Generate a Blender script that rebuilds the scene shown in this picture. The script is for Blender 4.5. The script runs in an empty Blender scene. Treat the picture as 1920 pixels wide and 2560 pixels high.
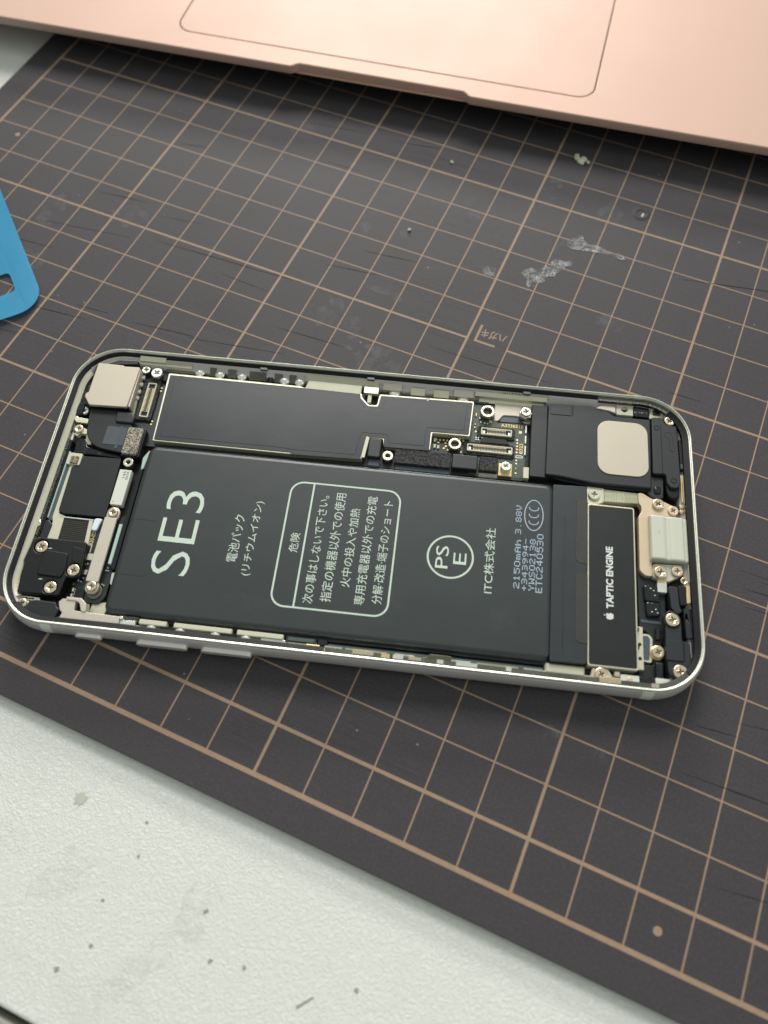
import bpy, bmesh, math, random
from mathutils import Vector, Matrix

random.seed(7)
S = 0.001                       # every length below is in millimetres; the scene is in metres
sc = bpy.context.scene
col = sc.collection

# ------------------------------------------------------------------ camera
cam_d = bpy.data.cameras.new("camera")
cam = bpy.data.objects.new("camera", cam_d)
col.objects.link(cam)
cam_d.sensor_fit = 'VERTICAL'
cam_d.sensor_height = 24.0
cam_d.lens = 24.0 * 1974.8 / 2560.0
cam_d.clip_start = 0.005
cam_d.clip_end = 20.0
rx = Vector((0.915653, 0.401939, -0.005001))
ry = Vector((-0.357907, 0.820882, 0.445034))
rz = Vector((0.182982, -0.405706, 0.895500))
M = Matrix((rx, ry, rz)).transposed().to_4x4()
M.translation = Vector((-18.5386, -9.5630, 151.5544)) * S
cam.matrix_world = M
cam_d.dof.use_dof = True
cam_d.dof.focus_distance = 0.172
cam_d.dof.aperture_fstop = 8.5
sc.camera = cam

# ------------------------------------------------------------------ room light
world = bpy.data.worlds.new("World")
sc.world = world
world.use_nodes = True
bg = world.node_tree.nodes["Background"]
bg.inputs["Strength"].default_value = 0.60
# a plain room: pale ceiling overhead, dimmer walls, dark below the table top
wn = world.node_tree
w_tc = wn.nodes.new("ShaderNodeTexCoord")
w_sep = wn.nodes.new("ShaderNodeSeparateXYZ")
w_map = wn.nodes.new("ShaderNodeMapRange")
w_map.inputs["From Min"].default_value = -1.0
w_rmp = wn.nodes.new("ShaderNodeValToRGB")
w_rmp.color_ramp.elements[0].position = 0.42
w_rmp.color_ramp.elements[0].color = (0.10, 0.10, 0.10, 1)
w_rmp.color_ramp.elements[1].position = 0.92
w_rmp.color_ramp.elements[1].color = (0.83, 0.92, 0.87, 1)
w_mid = w_rmp.color_ramp.elements.new(0.58)
w_mid.color = (0.36, 0.39, 0.38, 1)
wn.links.new(w_tc.outputs["Generated"], w_sep.inputs[0])
wn.links.new(w_sep.outputs["Z"], w_map.inputs["Value"])
wn.links.new(w_map.outputs[0], w_rmp.inputs[0])
wn.links.new(w_rmp.outputs[0], bg.inputs["Color"])


def area(name, loc, target, sx, sy, power, color):
    d = bpy.data.lights.new(name, 'AREA')
    d.shape = 'RECTANGLE'
    d.size = sx
    d.size_y = sy
    d.energy = power
    d.color = color
    o = bpy.data.objects.new(name, d)
    col.objects.link(o)
    o.location = loc
    o.rotation_euler = (Vector(target) - Vector(loc)).to_track_quat('-Z', 'Y').to_euler()
    return o


area("ceiling_panel_lamp", (-0.75, 1.65, 1.55), (-0.06, 0.05, 0), 1.4, 0.7, 38.0, (1.0, 0.98, 0.93))
area("back_tube_lamp", (-0.90, 2.05, 0.74), (-0.06, 0.08, 0), 1.0, 0.32, 33.0, (1.0, 0.97, 0.91))
area("side_tube_lamp", (1.6, 0.5, 1.2), (-0.03, 0.05, 0), 0.25, 1.0, 5.0, (1.0, 0.95, 0.88))

vs = sc.view_settings
vs.view_transform = 'Standard'
vs.look = 'None'
vs.exposure = 0.0
vs.gamma = 1.0
vs.use_curve_mapping = False
sc.cycles.use_denoising = True
sc.cycles.max_bounces = 8
sc.cycles.sample_clamp_indirect = 6.0


# ------------------------------------------------------------------ materials
def new_mat(name):
    m = bpy.data.materials.new(name)
    m.use_nodes = True
    nt = m.node_tree
    return m, nt, nt.nodes["Principled BSDF"]


def ramp(nt, fac, stops):
    r = nt.nodes.new("ShaderNodeValToRGB")
    els = r.color_ramp.elements
    while len(els) < len(stops):
        els.new(0.5)
    for e, (p, c) in zip(els, stops):
        e.position = p
        e.color = (c, c, c, 1) if not isinstance(c, tuple) else (*c, 1)
    nt.links.new(fac, r.inputs[0])
    return r.outputs[0]


def noise(nt, scale, detail=3, rough=0.55, stretch=None, rot=0.0, dist=0.0):
    tc = nt.nodes.new("ShaderNodeTexCoord")
    mp = nt.nodes.new("ShaderNodeMapping")
    mp.inputs["Rotation"].default_value = (0, 0, rot)
    if stretch:
        mp.inputs["Scale"].default_value = stretch
    nt.links.new(tc.outputs["Object"], mp.inputs[0])
    n = nt.nodes.new("ShaderNodeTexNoise")
    n.inputs["Scale"].default_value = scale
    n.inputs["Detail"].default_value = detail
    n.inputs["Roughness"].default_value = rough
    n.inputs["Distortion"].default_value = dist
    nt.links.new(mp.outputs[0], n.inputs["Vector"])
    return n.outputs["Fac"]


def mixc(nt, fac, a, b):
    x = nt.nodes.new("ShaderNodeMix")
    x.data_type = 'RGBA'
    for sock, v in ((x.inputs["Factor"], fac), (x.inputs["A"], a), (x.inputs["B"], b)):
        if isinstance(v, (int, float)):
            sock.default_value = v
        elif isinstance(v, tuple):
            sock.default_value = (*v, 1)
        else:
            nt.links.new(v, sock)
    return x.outputs["Result"]


def bump(nt, height, dist, strength=1.0, prev=None):
    b = nt.nodes.new("ShaderNodeBump")
    b.inputs["Distance"].default_value = dist
    b.inputs["Strength"].default_value = strength
    nt.links.new(height, b.inputs["Height"])
    if prev is not None:
        nt.links.new(prev, b.inputs["Normal"])
    return b.outputs["Normal"]


def pm(name, c, rough=0.5, metal=0.0, var=0.12, vscale=400, bmp=0.0, bscale=3000, spec=0.5, stretch=None, coat=0.0):
    """plain surface with a little colour, gloss and relief variation"""
    m, nt, p = new_mat(name)
    n = noise(nt, vscale, 4)
    lo = tuple(x * (1 - var) for x in c)
    hi = tuple(min(1, x * (1 + var)) for x in c)
    nt.links.new(mixc(nt, n, lo, hi), p.inputs["Base Color"])
    r = nt.nodes.new("ShaderNodeMapRange")
    r.inputs["To Min"].default_value = max(0.02, rough - 0.06)
    r.inputs["To Max"].default_value = rough + 0.06
    nt.links.new(noise(nt, vscale * 2.7, 3), r.inputs["Value"])
    nt.links.new(r.outputs[0], p.inputs["Roughness"])
    p.inputs["Metallic"].default_value = metal
    p.inputs["Specular IOR Level"].default_value = spec
    p.inputs["Coat Weight"].default_value = coat
    p.inputs["Coat Roughness"].default_value = 0.1
    if bmp:
        nt.links.new(bump(nt, noise(nt, bscale, 3, stretch=stretch), bmp * S), p.inputs["Normal"])
    return m


def make_mat_surface():
    m, nt, p = new_mat("brown_cutting_mat_vinyl")
    base = mixc(nt, noise(nt, 25, 5), (0.041, 0.035, 0.040), (0.049, 0.042, 0.048))
    fine = noise(nt, 2000, 3, 0.75)
    base = mixc(nt, ramp(nt, fine, [(0.45, 0.0), (0.75, 0.9)]), base, (0.066, 0.062, 0.066))
    # long shallow knife cuts, mostly along one direction, broken up by patches
    cuts = ramp(nt, noise(nt, 60, 4, 0.62, (0.16, 34.0, 1), math.radians(-9)), [(0.475, 0.0), (0.495, 0.5), (0.505, 0.5), (0.525, 0.0)])
    patch = ramp(nt, noise(nt, 22, 2), [(0.45, 0.0), (0.68, 1.0)])
    mul = nt.nodes.new("ShaderNodeMath")
    mul.operation = 'MULTIPLY'
    nt.links.new(cuts, mul.inputs[0])
    nt.links.new(patch, mul.inputs[1])
    base = mixc(nt, mul.outputs[0], base, (0.020, 0.018, 0.020))
    # pale scuffs
    sc1 = ramp(nt, noise(nt, 42, 6, 0.7), [(0.62, 0.0), (0.82, 0.35)])
    base = mixc(nt, sc1, base, (0.095, 0.093, 0.092))
    # dust specks
    v = nt.nodes.new("ShaderNodeTexVoronoi")
    v.inputs["Scale"].default_value = 130
    tc = nt.nodes.new("ShaderNodeTexCoord")
    nt.links.new(tc.outputs["Object"], v.inputs["Vector"])
    base = mixc(nt, ramp(nt, v.outputs["Distance"], [(0.0, 1.0), (0.022, 0.9), (0.034, 0.0)]), base, (0.22, 0.22, 0.21))
    nt.links.new(base, p.inputs["Base Color"])
    p.inputs["Roughness"].default_value = 0.66
    p.inputs["Specular IOR Level"].default_value = 0.34
    nrm = bump(nt, fine, 0.05 * S, 0.6)
    inv = nt.nodes.new("ShaderNodeMath")
    inv.operation = 'SUBTRACT'
    inv.inputs[0].default_value = 1.0
    nt.links.new(mul.outputs[0], inv.inputs[1])
    nrm = bump(nt, inv.outputs[0], 0.04 * S, 0.5, nrm)
    nt.links.new(nrm, p.inputs["Normal"])
    return m


def make_desk():
    m, nt, p = new_mat("white_grained_desk_laminate")
    n = noise(nt, 1350, 1.0, 0.4, dist=0.9)
    sub = nt.nodes.new("ShaderNodeMath")
    sub.operation = 'SUBTRACT'
    sub.inputs[1].default_value = 0.5
    nt.links.new(n, sub.inputs[0])
    ab = nt.nodes.new("ShaderNodeMath")
    ab.operation = 'ABSOLUTE'
    nt.links.new(sub.outputs[0], ab.inputs[0])
    worm = ramp(nt, ab.outputs[0], [(0.0, 0.0), (0.05, 0.35), (0.12, 1.0)])
    c = mixc(nt, noise(nt, 18, 5), (0.68, 0.685, 0.645), (0.715, 0.72, 0.68))
    dirt = ramp(nt, noise(nt, 55, 6, 0.68), [(0.56, 0.0), (0.82, 0.32)])
    c = mixc(nt, dirt, c, (0.46, 0.47, 0.40))
    inv = ramp(nt, worm, [(0.0, 0.07), (0.5, 0.0)])
    c = mixc(nt, inv, c, (0.40, 0.42, 0.35))
    v = nt.nodes.new("ShaderNodeTexVoronoi")
    v.inputs["Scale"].default_value = 75
    tc = nt.nodes.new("ShaderNodeTexCoord")
    nt.links.new(tc.outputs["Object"], v.inputs["Vector"])
    c = mixc(nt, ramp(nt, v.outputs["Distance"], [(0.0, 0.8), (0.02, 0.7), (0.035, 0.0)]), c, (0.20, 0.18, 0.16))
    nt.links.new(c, p.inputs["Base Color"])
    p.inputs["Roughness"].default_value = 0.5
    nt.links.new(bump(nt, worm, 0.09 * S, 0.7), p.inputs["Normal"])
    return m


def make_foam(name, dark, light, scale):
    m, nt, p = new_mat(name)
    n = noise(nt, scale, 2, 0.6)
    nt.links.new(ramp(nt, n, [(0.42, dark), (0.58, light)]), p.inputs["Base Color"])
    p.inputs["Roughness"].default_value = 0.85
    nt.links.new(bump(nt, n, 0.15 * S, 0.8), p.inputs["Normal"])
    return m


def make_film():
    m, nt, p = new_mat("blue_translucent_film")
    p.inputs["Base Color"].default_value = (0.09, 0.42, 0.66, 1)
    p.inputs["Roughness"].default_value = 0.22
    p.inputs["Specular IOR Level"].default_value = 0.5
    nt.links.new(bump(nt, noise(nt, 60, 2), 0.35 * S, 0.5), p.inputs["Normal"])
    t = nt.nodes.new("ShaderNodeBsdfTransparent")
    t.inputs["Color"].default_value = (0.45, 0.82, 1.0, 1)
    x = nt.nodes.new("ShaderNodeMixShader")
    x.inputs[0].default_value = 0.50
    nt.links.new(t.outputs[0], x.inputs[1])
    nt.links.new(p.outputs[0], x.inputs[2])
    nt.links.new(x.outputs[0], nt.nodes["Material Output"].inputs["Surface"])
    return m


def make_glue():
    m, nt, p = new_mat("dried_glue_residue")
    n = noise(nt, 900, 4, 0.7)
    nt.links.new(ramp(nt, n, [(0.35, (0.12, 0.12, 0.13)), (0.7, (0.42, 0.43, 0.45))]), p.inputs["Base Color"])
    p.inputs["Roughness"].default_value = 0.3
    nt.links.new(bump(nt, n, 0.3 * S, 0.9), p.inputs["Normal"])
    t = nt.nodes.new("ShaderNodeBsdfTransparent")
    x = nt.nodes.new("ShaderNodeMixShader")
    nt.links.new(ramp(nt, noise(nt, 420, 5, 0.7), [(0.42, 0.04), (0.66, 0.75)]), x.inputs[0])
    nt.links.new(t.outputs[0], x.inputs[1])
    nt.links.new(p.outputs[0], x.inputs[2])
    nt.links.new(x.outputs[0], nt.nodes["Material Output"].inputs["Surface"])
    return m


def make_haze_scuff(name, c, amount):
    m, nt, p = new_mat(name)
    p.inputs["Base Color"].default_value = (*c, 1)
    p.inputs["Roughness"].default_value = 0.7
    t = nt.nodes.new("ShaderNodeBsdfTransparent")
    x = nt.nodes.new("ShaderNodeMixShader")
    nt.links.new(ramp(nt, noise(nt, 330, 6, 0.75), [(0.45, 0.0), (0.8, amount)]), x.inputs[0])
    nt.links.new(t.outputs[0], x.inputs[1])
    nt.links.new(p.outputs[0], x.inputs[2])
    nt.links.new(x.outputs[0], nt.nodes["Material Output"].inputs["Surface"])
    return m


MT = dict(
    mat=make_mat_surface(),
    score=pm("cut_mat_groove", (0.018, 0.016, 0.017), 0.8, spec=0.2),
    mat_core=pm("pale_grey_mat_core", (0.55, 0.55, 0.50), 0.6),
    line=pm("tan_print_ink", (0.315, 0.215, 0.148), 0.65, var=0.16, vscale=900, spec=0.3),
    desk=make_desk(),
    desk_edge=pm("desk_edge_band", (0.35, 0.33, 0.31), 0.5),
    floor=pm("dark_floor", (0.015, 0.015, 0.018), 0.8),
    rose=pm("rose_gold_anodised_aluminium", (0.565, 0.375, 0.303), 0.55, 0.15, var=0.008, vscale=15, spec=0.28),
    rose_pad=pm("rose_glass_trackpad", (0.55, 0.36, 0.292), 0.5, 0.1, var=0.008, vscale=15, spec=0.28),
    groove=pm("trackpad_groove", (0.22, 0.12, 0.08), 0.7),
    rubber=pm("black_rubber", (0.02, 0.02, 0.02), 0.8),
    frame=pm("silver_anodised_frame", (0.56, 0.52, 0.515), 0.38, 0.25, var=0.03, vscale=200),
    lip=pm("bright_cut_lip", (0.86, 0.86, 0.76), 0.34, 0.7, var=0.03, vscale=300),
    button=pm("polished_button", (0.74, 0.70, 0.66), 0.3, 0.4, var=0.03, vscale=300),
    antenna=pm("antenna_band_plastic", (0.74, 0.75, 0.66), 0.45),
    gasket=pm("black_gasket", (0.006, 0.006, 0.006), 0.5, var=0.3, vscale=900, bmp=0.02, bscale=2500, spec=0.22),
    chrome=pm("milled_bright_aluminium", (0.15, 0.145, 0.125), 0.34, 1.0, var=0.6, vscale=160, bmp=0.10, bscale=700, stretch=(3, .2, 1)),
    cream=pm("nickel_silver_plate", (0.66, 0.63, 0.49), 0.36, 0.6, var=0.06, bmp=0.006, bscale=3000),
    creampale=pm("cream_coated_plate", (0.55, 0.53, 0.41), 0.5, 0.1, var=0.06),
    steel=pm("brushed_steel_plate", (0.54, 0.49, 0.42), 0.45, 0.4, var=0.06, vscale=1500, bmp=0.012, bscale=6000),
    camplate=pm("satin_steel_cover", (0.52, 0.46, 0.37), 0.42, 0.2, var=0.02, vscale=100),
    champagne=pm("champagne_shield_plate", (0.62, 0.49, 0.35), 0.42, 0.4, var=0.05, vscale=900, bmp=0.01, bscale=6000),
    screw=pm("zinc_screw_steel", (0.78, 0.74, 0.62), 0.25, 1.0, var=0.08, vscale=2000, bmp=0.01, bscale=4000),
    screwgold=pm("champagne_screw_steel", (0.80, 0.66, 0.48), 0.28, 1.0, var=0.08, vscale=2000),
    recess=pm("screw_recess", (0.20, 0.18, 0.15), 0.35, 0.9),
    black=pm("black_plastic", (0.0075, 0.008, 0.009), 0.45, var=0.2, spec=0.3),
    blackgloss=pm("black_gloss_epoxy", (0.010, 0.011, 0.013), 0.12, var=0.3, bmp=0.12, bscale=900),
    satin=pm("dark_satin_tape", (0.016, 0.018, 0.020), 0.38, var=0.1, vscale=90, bmp=0.01, bscale=500, spec=0.4),
    tape=pm("graphite_shield_tape", (0.017, 0.020, 0.026), 0.32, var=0.1, vscale=40, bmp=0.04, bscale=90),
    plate=pm("dark_graphite_plate", (0.011, 0.013, 0.014), 0.40, var=0.15, vscale=120, spec=0.4),
    battery=pm("battery_wrap", (0.023, 0.029, 0.031), 0.38, var=0.12, vscale=35, bmp=0.035, bscale=110),
    battedge=pm("battery_pouch_fold", (0.006, 0.006, 0.008), 0.3, var=0.2, spec=0.4),
    flap=pm("battery_fold_tape", (0.020, 0.025, 0.030), 0.38, var=0.08, vscale=90, bmp=0.03, bscale=220),
    brown=pm("brown_pull_tape", (0.024, 0.022, 0.018), 0.5, var=0.25, vscale=500, bmp=0.03, bscale=1400, stretch=(1, 4, 1)),
    print=pm("pale_green_print", (0.53, 0.62, 0.53), 0.5, var=0.14, vscale=260),
    printblue=pm("pale_blue_dot_print", (0.36, 0.45, 0.54), 0.55, var=0.05),
    printwhite=pm("white_print", (0.62, 0.65, 0.62), 0.5, var=0.03),
    pcb=pm("black_circuit_board", (0.018, 0.024, 0.024), 0.35, var=0.3, vscale=900, bmp=0.02, bscale=1500),
    pcbgreen=pm("dark_green_circuit_board", (0.066, 0.084, 0.072), 0.3, var=0.3, vscale=1200, bmp=0.02, bscale=1500),
    gold=pm("gold_contact", (0.78, 0.60, 0.30), 0.34, 0.55, var=0.1),
    silver=pm("silver_contact", (0.80, 0.80, 0.74), 0.26, 0.65, var=0.1),
    white=pm("white_label", (0.62, 0.63, 0.56), 0.5, var=0.04),
    whiteblue=pm("bluish_white_sealant", (0.68, 0.73, 0.82), 0.4, var=0.03),
    ink=pm("black_label_ink", (0.05, 0.05, 0.05), 0.6),
    foam=make_foam("speckled_conductive_foam", (0.06, 0.054, 0.044), (0.42, 0.38, 0.30), 3600),
    foamdark=make_foam("dark_pebbled_foam", (0.006, 0.006, 0.007), (0.05, 0.05, 0.05), 2200),
    foambrown=make_foam("brown_foam_pad", (0.12, 0.085, 0.06), (0.36, 0.28, 0.21), 2200),
    teal=pm("teal_flex_film", (0.075, 0.105, 0.105), 0.3, var=0.1),
    bluefilm=pm("blue_grey_flex_film", (0.07, 0.09, 0.115), 0.22, var=0.2, vscale=300),
    greenish=pm("pale_green_clear_edge", (0.40, 0.52, 0.46), 0.25, var=0.1),
    mesh=make_foam("black_speaker_mesh", (0.004, 0.004, 0.005), (0.13, 0.14, 0.15), 3800),
    floorplate=pm("inner_chassis_plate", (0.050, 0.050, 0.046), 0.4, 0.4, var=0.3, vscale=300, bmp=0.05, bscale=700),
    whiteplast=pm("off_white_moulded_plastic", (0.54, 0.54, 0.46), 0.42, var=0.03, vscale=100, bmp=0.006, bscale=3000),
    greyplast=pm("charcoal_moulded_plastic", (0.018, 0.021, 0.024), 0.45, var=0.06, vscale=200, bmp=0.008, bscale=3000, spec=0.42),
    film=make_film(),
    glue=make_glue(),
    scuff=make_haze_scuff("pale_scuff", (0.22, 0.22, 0.23), 0.34),
    rubmark=make_haze_scuff("faint_rub_mark", (0.16, 0.145, 0.13), 0.16),
    stain=make_haze_scuff("brown_desk_stain", (0.48, 0.47, 0.40), 0.13),
    crumb=pm("pale_plaster_crumb", (0.50, 0.52, 0.40), 0.9, var=0.3, vscale=900, bmp=0.2, bscale=900),
    flexribs=pm("olive_ribbed_flex", (0.42, 0.40, 0.28), 0.35, 0.3, var=0.2, vscale=400, bmp=0.1, bscale=900, stretch=(8, 0.2, 1)),
    olive=pm("olive_flex", (0.06, 0.055, 0.03), 0.35, var=0.2),
    clear=pm("clear_tape_sheen", (0.09, 0.10, 0.11), 0.12, var=0.1),
)


# ------------------------------------------------------------------ geometry helpers
def link(name, me, mat, parent=None):
    o = bpy.data.objects.new(name, me)
    col.objects.link(o)
    if mat is not None and not me.materials:
        me.materials.append(MT[mat] if isinstance(mat, str) else mat)
    if parent is not None:
        o.parent = parent
    return o


def tag(o, label=None, cat=None, group=None, kind=None):
    if label:
        o["label"] = label
    if cat:
        o["category"] = cat
    if group:
        o["group"] = group
    if kind:
        o["kind"] = kind
    return o


def rrect(x0, y0, x1, y1, r=0.3, n=5):
    r = min(r, (x1 - x0) / 2 - 1e-4, (y1 - y0) / 2 - 1e-4)
    pts = []
    for cx, cy, a0 in ((x1 - r, y1 - r, 0), (x0 + r, y1 - r, 90), (x0 + r, y0 + r, 180), (x1 - r, y0 + r, 270)):
        for k in range(n + 1):
            a = math.radians(a0 + 90 * k / n)
            pts.append((cx + r * math.cos(a), cy + r * math.sin(a)))
    return pts


def circ(x, y, r, n=24):
    return [(x + r * math.cos(2 * math.pi * k / n), y + r * math.sin(2 * math.pi * k / n)) for k in range(n)]


def rpoly(pts, r, n=4):
    """polygon with every corner rounded"""
    out = []
    N = len(pts)
    for i in range(N):
        p0, p, p1 = Vector(pts[i - 1]), Vector(pts[i]), Vector(pts[(i + 1) % N])
        a, b = (p0 - p), (p1 - p)
        la, lb = a.length, b.length
        a.normalize()
        b.normalize()
        d = min(r, la * 0.45, lb * 0.45)
        A, B = p + a * d, p + b * d
        for k in range(n + 1):
            t = k / n
            q = A * (1 - t) ** 2 + p * (2 * t * (1 - t)) + B * t * t
            out.append((q.x, q.y))
    return out


def curve_mesh(loops, z0, z1, bev=0.0, segs=1):
    c = bpy.data.curves.new("tmp", 'CURVE')
    c.dimensions = '2D'
    c.fill_mode = 'BOTH'
    h = (z1 - z0) / 2
    bev = min(bev, h * 0.9)
    c.extrude = h - bev
    c.bevel_depth = bev
    c.bevel_resolution = segs
    c.offset = -bev
    for pts in loops:
        s = c.splines.new('POLY')
        s.points.add(len(pts) - 1)
        s.use_cyclic_u = True
        for q, p in zip(s.points, pts):
            q.co = (p[0], p[1], 0, 1)
    o = bpy.data.objects.new("tmp", c)
    me = bpy.data.meshes.new_from_object(o)
    bpy.data.objects.remove(o)
    bpy.data.curves.remove(c)
    me.transform(Matrix.Diagonal((S, S, S, 1)) @ Matrix.Translation((0, 0, (z0 + z1) / 2)))
    me.materials.clear()
    return me


def plate(name, loops, z0, z1, mat, parent, bev=0.06, segs=1, label=None):
    if isinstance(loops[0][0], (int, float)):
        loops = [loops]
    me = curve_mesh(loops, z0, z1, bev, segs)
    me.name = name
    o = link(name, me, mat, parent)
    if label:
        o["label"] = label
    return o


def box(name, x0, y0, x1, y1, z0, z1, mat, parent, r=0.15, bev=0.06, **k):
    return plate(name, rrect(x0, y0, x1, y1, r, 3), z0, z1, mat, parent, bev, **k)


def text_mesh(body, origin, U, V, z, bold=0.0, th=0.012):
    """lettering whose bounding box fills the parallelogram origin + u U + v V"""
    c = bpy.data.curves.new("tmp", 'FONT')
    c.body = body
    c.size = 1.0
    c.resolution_u = 3
    c.offset = bold
    o = bpy.data.objects.new("tmp", c)
    me = bpy.data.meshes.new_from_object(o)
    bpy.data.objects.remove(o)
    bpy.data.curves.remove(c)
    xs = [v.co.x for v in me.vertices]
    ys = [v.co.y for v in me.vertices]
    x0, x1, y0, y1 = min(xs), max(xs), min(ys), max(ys)
    for v in me.vertices:
        a = (v.co.x - x0) / (x1 - x0)
        b = (v.co.y - y0) / (y1 - y0)
        v.co = ((origin[0] + a * U[0] + b * V[0]) * S, (origin[1] + a * U[1] + b * V[1]) * S, z * S)
    me.materials.clear()
    fix_up(me)
    return me


def fix_up(me):
    bm = bmesh.new()
    bm.from_mesh(me)
    for f in bm.faces:
        if f.normal.z < 0:
            f.normal_flip()
    bm.to_mesh(me)
    bm.free()


def vtext(name, body, xt, xb, y0, y1, z, mat, parent, bold=0.0):
    """lettering that reads along +y with its top towards -x"""
    return link(name, text_mesh(body, (xb, y0), (0, y1 - y0), (xt - xb, 0), z, bold), mat, parent)


def flat(name, loops, z, mat, parent):
    """printed shape: a thin sheet"""
    if isinstance(loops[0][0], (int, float)):
        loops = [loops]
    return plate(name, loops, z - 0.02, z, mat, parent, 0.0)


def lathe_mesh(profile, n=28):
    vs, fs = [], []
    for r, z in profile:
        for k in range(n):
            a = 2 * math.pi * k / n
            vs.append((r * math.cos(a) * S, r * math.sin(a) * S, z * S))
    for i in range(len(profile) - 1):
        for k in range(n):
            k2 = (k + 1) % n
            fs.append((i * n + k, i * n + k2, (i + 1) * n + k2, (i + 1) * n + k))
    fs.append(tuple(range((len(profile) - 1) * n, len(profile) * n)))
    me = bpy.data.meshes.new("lathe")
    me.from_pydata(vs, [], fs)
    for p in me.polygons:
        p.use_smooth = True
    me.polygons[-1].use_smooth = False
    return me


def blob_mesh(r, seed, sq=(1, 1, 1), sub=2, amp=0.3):
    rnd = random.Random(seed)
    bm = bmesh.new()
    bmesh.ops.create_icosphere(bm, subdivisions=sub, radius=1)
    dirs = [Vector((rnd.gauss(0, 1), rnd.gauss(0, 1), rnd.gauss(0, 1))).normalized() for _ in range(7)]
    for v in bm.verts:
        d = v.co.normalized()
        k = 1 + amp * sum(max(0, d.dot(q)) ** 4 * (1 if i % 2 else -1) for i, q in enumerate(dirs)) + rnd.uniform(-.06, .06)
        v.co = Vector((d.x * sq[0], d.y * sq[1], d.z * sq[2])) * k * r * S
    me = bpy.data.meshes.new("blob")
    bm.to_mesh(me)
    bm.free()
    return me


def mushy(pts, seed, amp=0.25, sub=4):
    """ragged outline through pts"""
    rnd = random.Random(seed)
    out = []
    N = len(pts)
    for i in range(N):
        a, b = Vector(pts[i]), Vector(pts[(i + 1) % N])
        n = Vector((-(b - a).y, (b - a).x))
        if n.length:
            n.normalize()
        for k in range(sub):
            q = a.lerp(b, k / sub) + n * rnd.uniform(-amp, amp)
            out.append((q.x, q.y))
    return out


def group_mesh(name, boxes, mat, parent, kind=None):
    """many tiny alike boxes (x0,y0,x1,y1,z0,z1) as one part"""
    vs, fs = [], []
    for x0, y0, x1, y1, z0, z1 in boxes:
        b = len(vs)
        vs += [(x * S, y * S, z * S) for z in (z0, z1) for x, y in ((x0, y0), (x1, y0), (x1, y1), (x0, y1))]
        fs += [tuple(b + i for i in f) for f in ((3, 2, 1, 0), (4, 5, 6, 7), (0, 1, 5, 4), (1, 2, 6, 5), (2, 3, 7, 6), (3, 0, 4, 7))]
    me = bpy.data.meshes.new(name)
    me.from_pydata(vs, [], fs)
    o = link(name, me, mat, parent)
    if kind:
        o["kind"] = kind
    return o


# ------------------------------------------------------------------ desk, floor
desk = plate("desk", [(-700, -51.0), (500, -48.0), (500, 620), (-700, 620)], -27.0, -2.0, "desk", None, 0.8, 3)
tag(desk, kind="structure")
box("desk_edge_strip", -700, -53.0, 500, -50.9, -27.0, -2.9, "desk_edge", desk, 0.2, 0.3)
fl = plate("floor", [(-2500, -2500), (2500, -2500), (2500, 2500), (-2500, 2500)], -725, -720, "floor", None, 0)
tag(fl, kind="structure")
for i, (x, y, r, e) in enumerate([(-77.4, -16.3, 1.15, .4), (-65.9, -41.1, .5, .2), (-42.7, -29.6, .45, .15), (-37.0, -28.2, .38, .15), (-47.1, -23.3, .42, .15), (-64.5, -29.0, .35, .1), (-62.5, -20.5, .3, .1), (-62.5, -35.8, .35, .1), (-18.3, -23.5, .4, .15), (-64.1, -15.0, .3, .1), (-83, -17.5, .7, .35)]):
    flat("speck", mushy(circ(x, y, r, 9), i, e, 2), -1.985, "stain" if r > .6 else pm("speck_grime", (0.30, 0.28, 0.25), 0.7) if i == 1 else bpy.data.materials["speck_grime"] if i > 1 else "stain", desk)
plate("dried_drop", mushy(circ(-77.4, -16.3, 1.2, 9), 77, .35, 2), -2.01, -1.9, pm("dried_drop_residue", (0.50, 0.49, 0.42), 0.25), desk, .04)
flat("scratch_mark", [(-26.6, -29.6), (-24.6, -27.2), (-24.3, -27.4), (-26.2, -29.9)], -1.985, bpy.data.materials["speck_grime"], desk)
flat("dirt_smear", mushy([(-66, -8.6), (-58, -10.8), (-57.5, -13), (-63, -11.5), (-67, -10)], 3, .5), -1.98, "stain", desk)
flat("dirt_smear", mushy([(-51, -20), (-46, -19), (-46, -27), (-52, -38), (-57, -47), (-58, -40), (-53, -30)], 5, .8), -1.98, "stain", desk)
flat("dirt_smear", mushy([(-76, -24), (-68, -24), (-70, -32), (-78, -34)], 8, .8), -1.98, "stain", desk)

# ------------------------------------------------------------------ cutting mat
mat = bpy.data.objects.new("cutting_mat", None)
col.objects.link(mat)
mat.location = (0, 0, -2 * S)
tag(mat, "dark brown cutting mat printed with tan centimetre grid lines, lying under the opened phone", "cutting mat")
ZM = 2.0
plate("core", rrect(-208.8, -6.72, 108.4, 219.4, 3, 4), 0.0, 1.2, "mat_core", mat, 0.1)
plate("surface", rrect(-208.5, -6.4, 108.1, 219.1, 3, 4), 1.2, ZM, "mat", mat, 0.12, 2)


def strip(x0, y0, x1, y1, w, dz=0.012):
    d = Vector((x1 - x0, y1 - y0)).normalized()
    n = Vector((-d.y, d.x)) * w / 2
    pts = [(x0 + n.x, y0 + n.y), (x0 - n.x, y0 - n.y), (x1 - n.x, y1 - n.y), (x1 + n.x, y1 + n.y)]
    me = bpy.data.meshes.new("grid_line")
    me.from_pydata([(x * S, y * S, (ZM + dz) * S) for x, y in pts], [], [(0, 1, 2, 3)])
    return link("grid_line", me, "line", mat)


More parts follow.
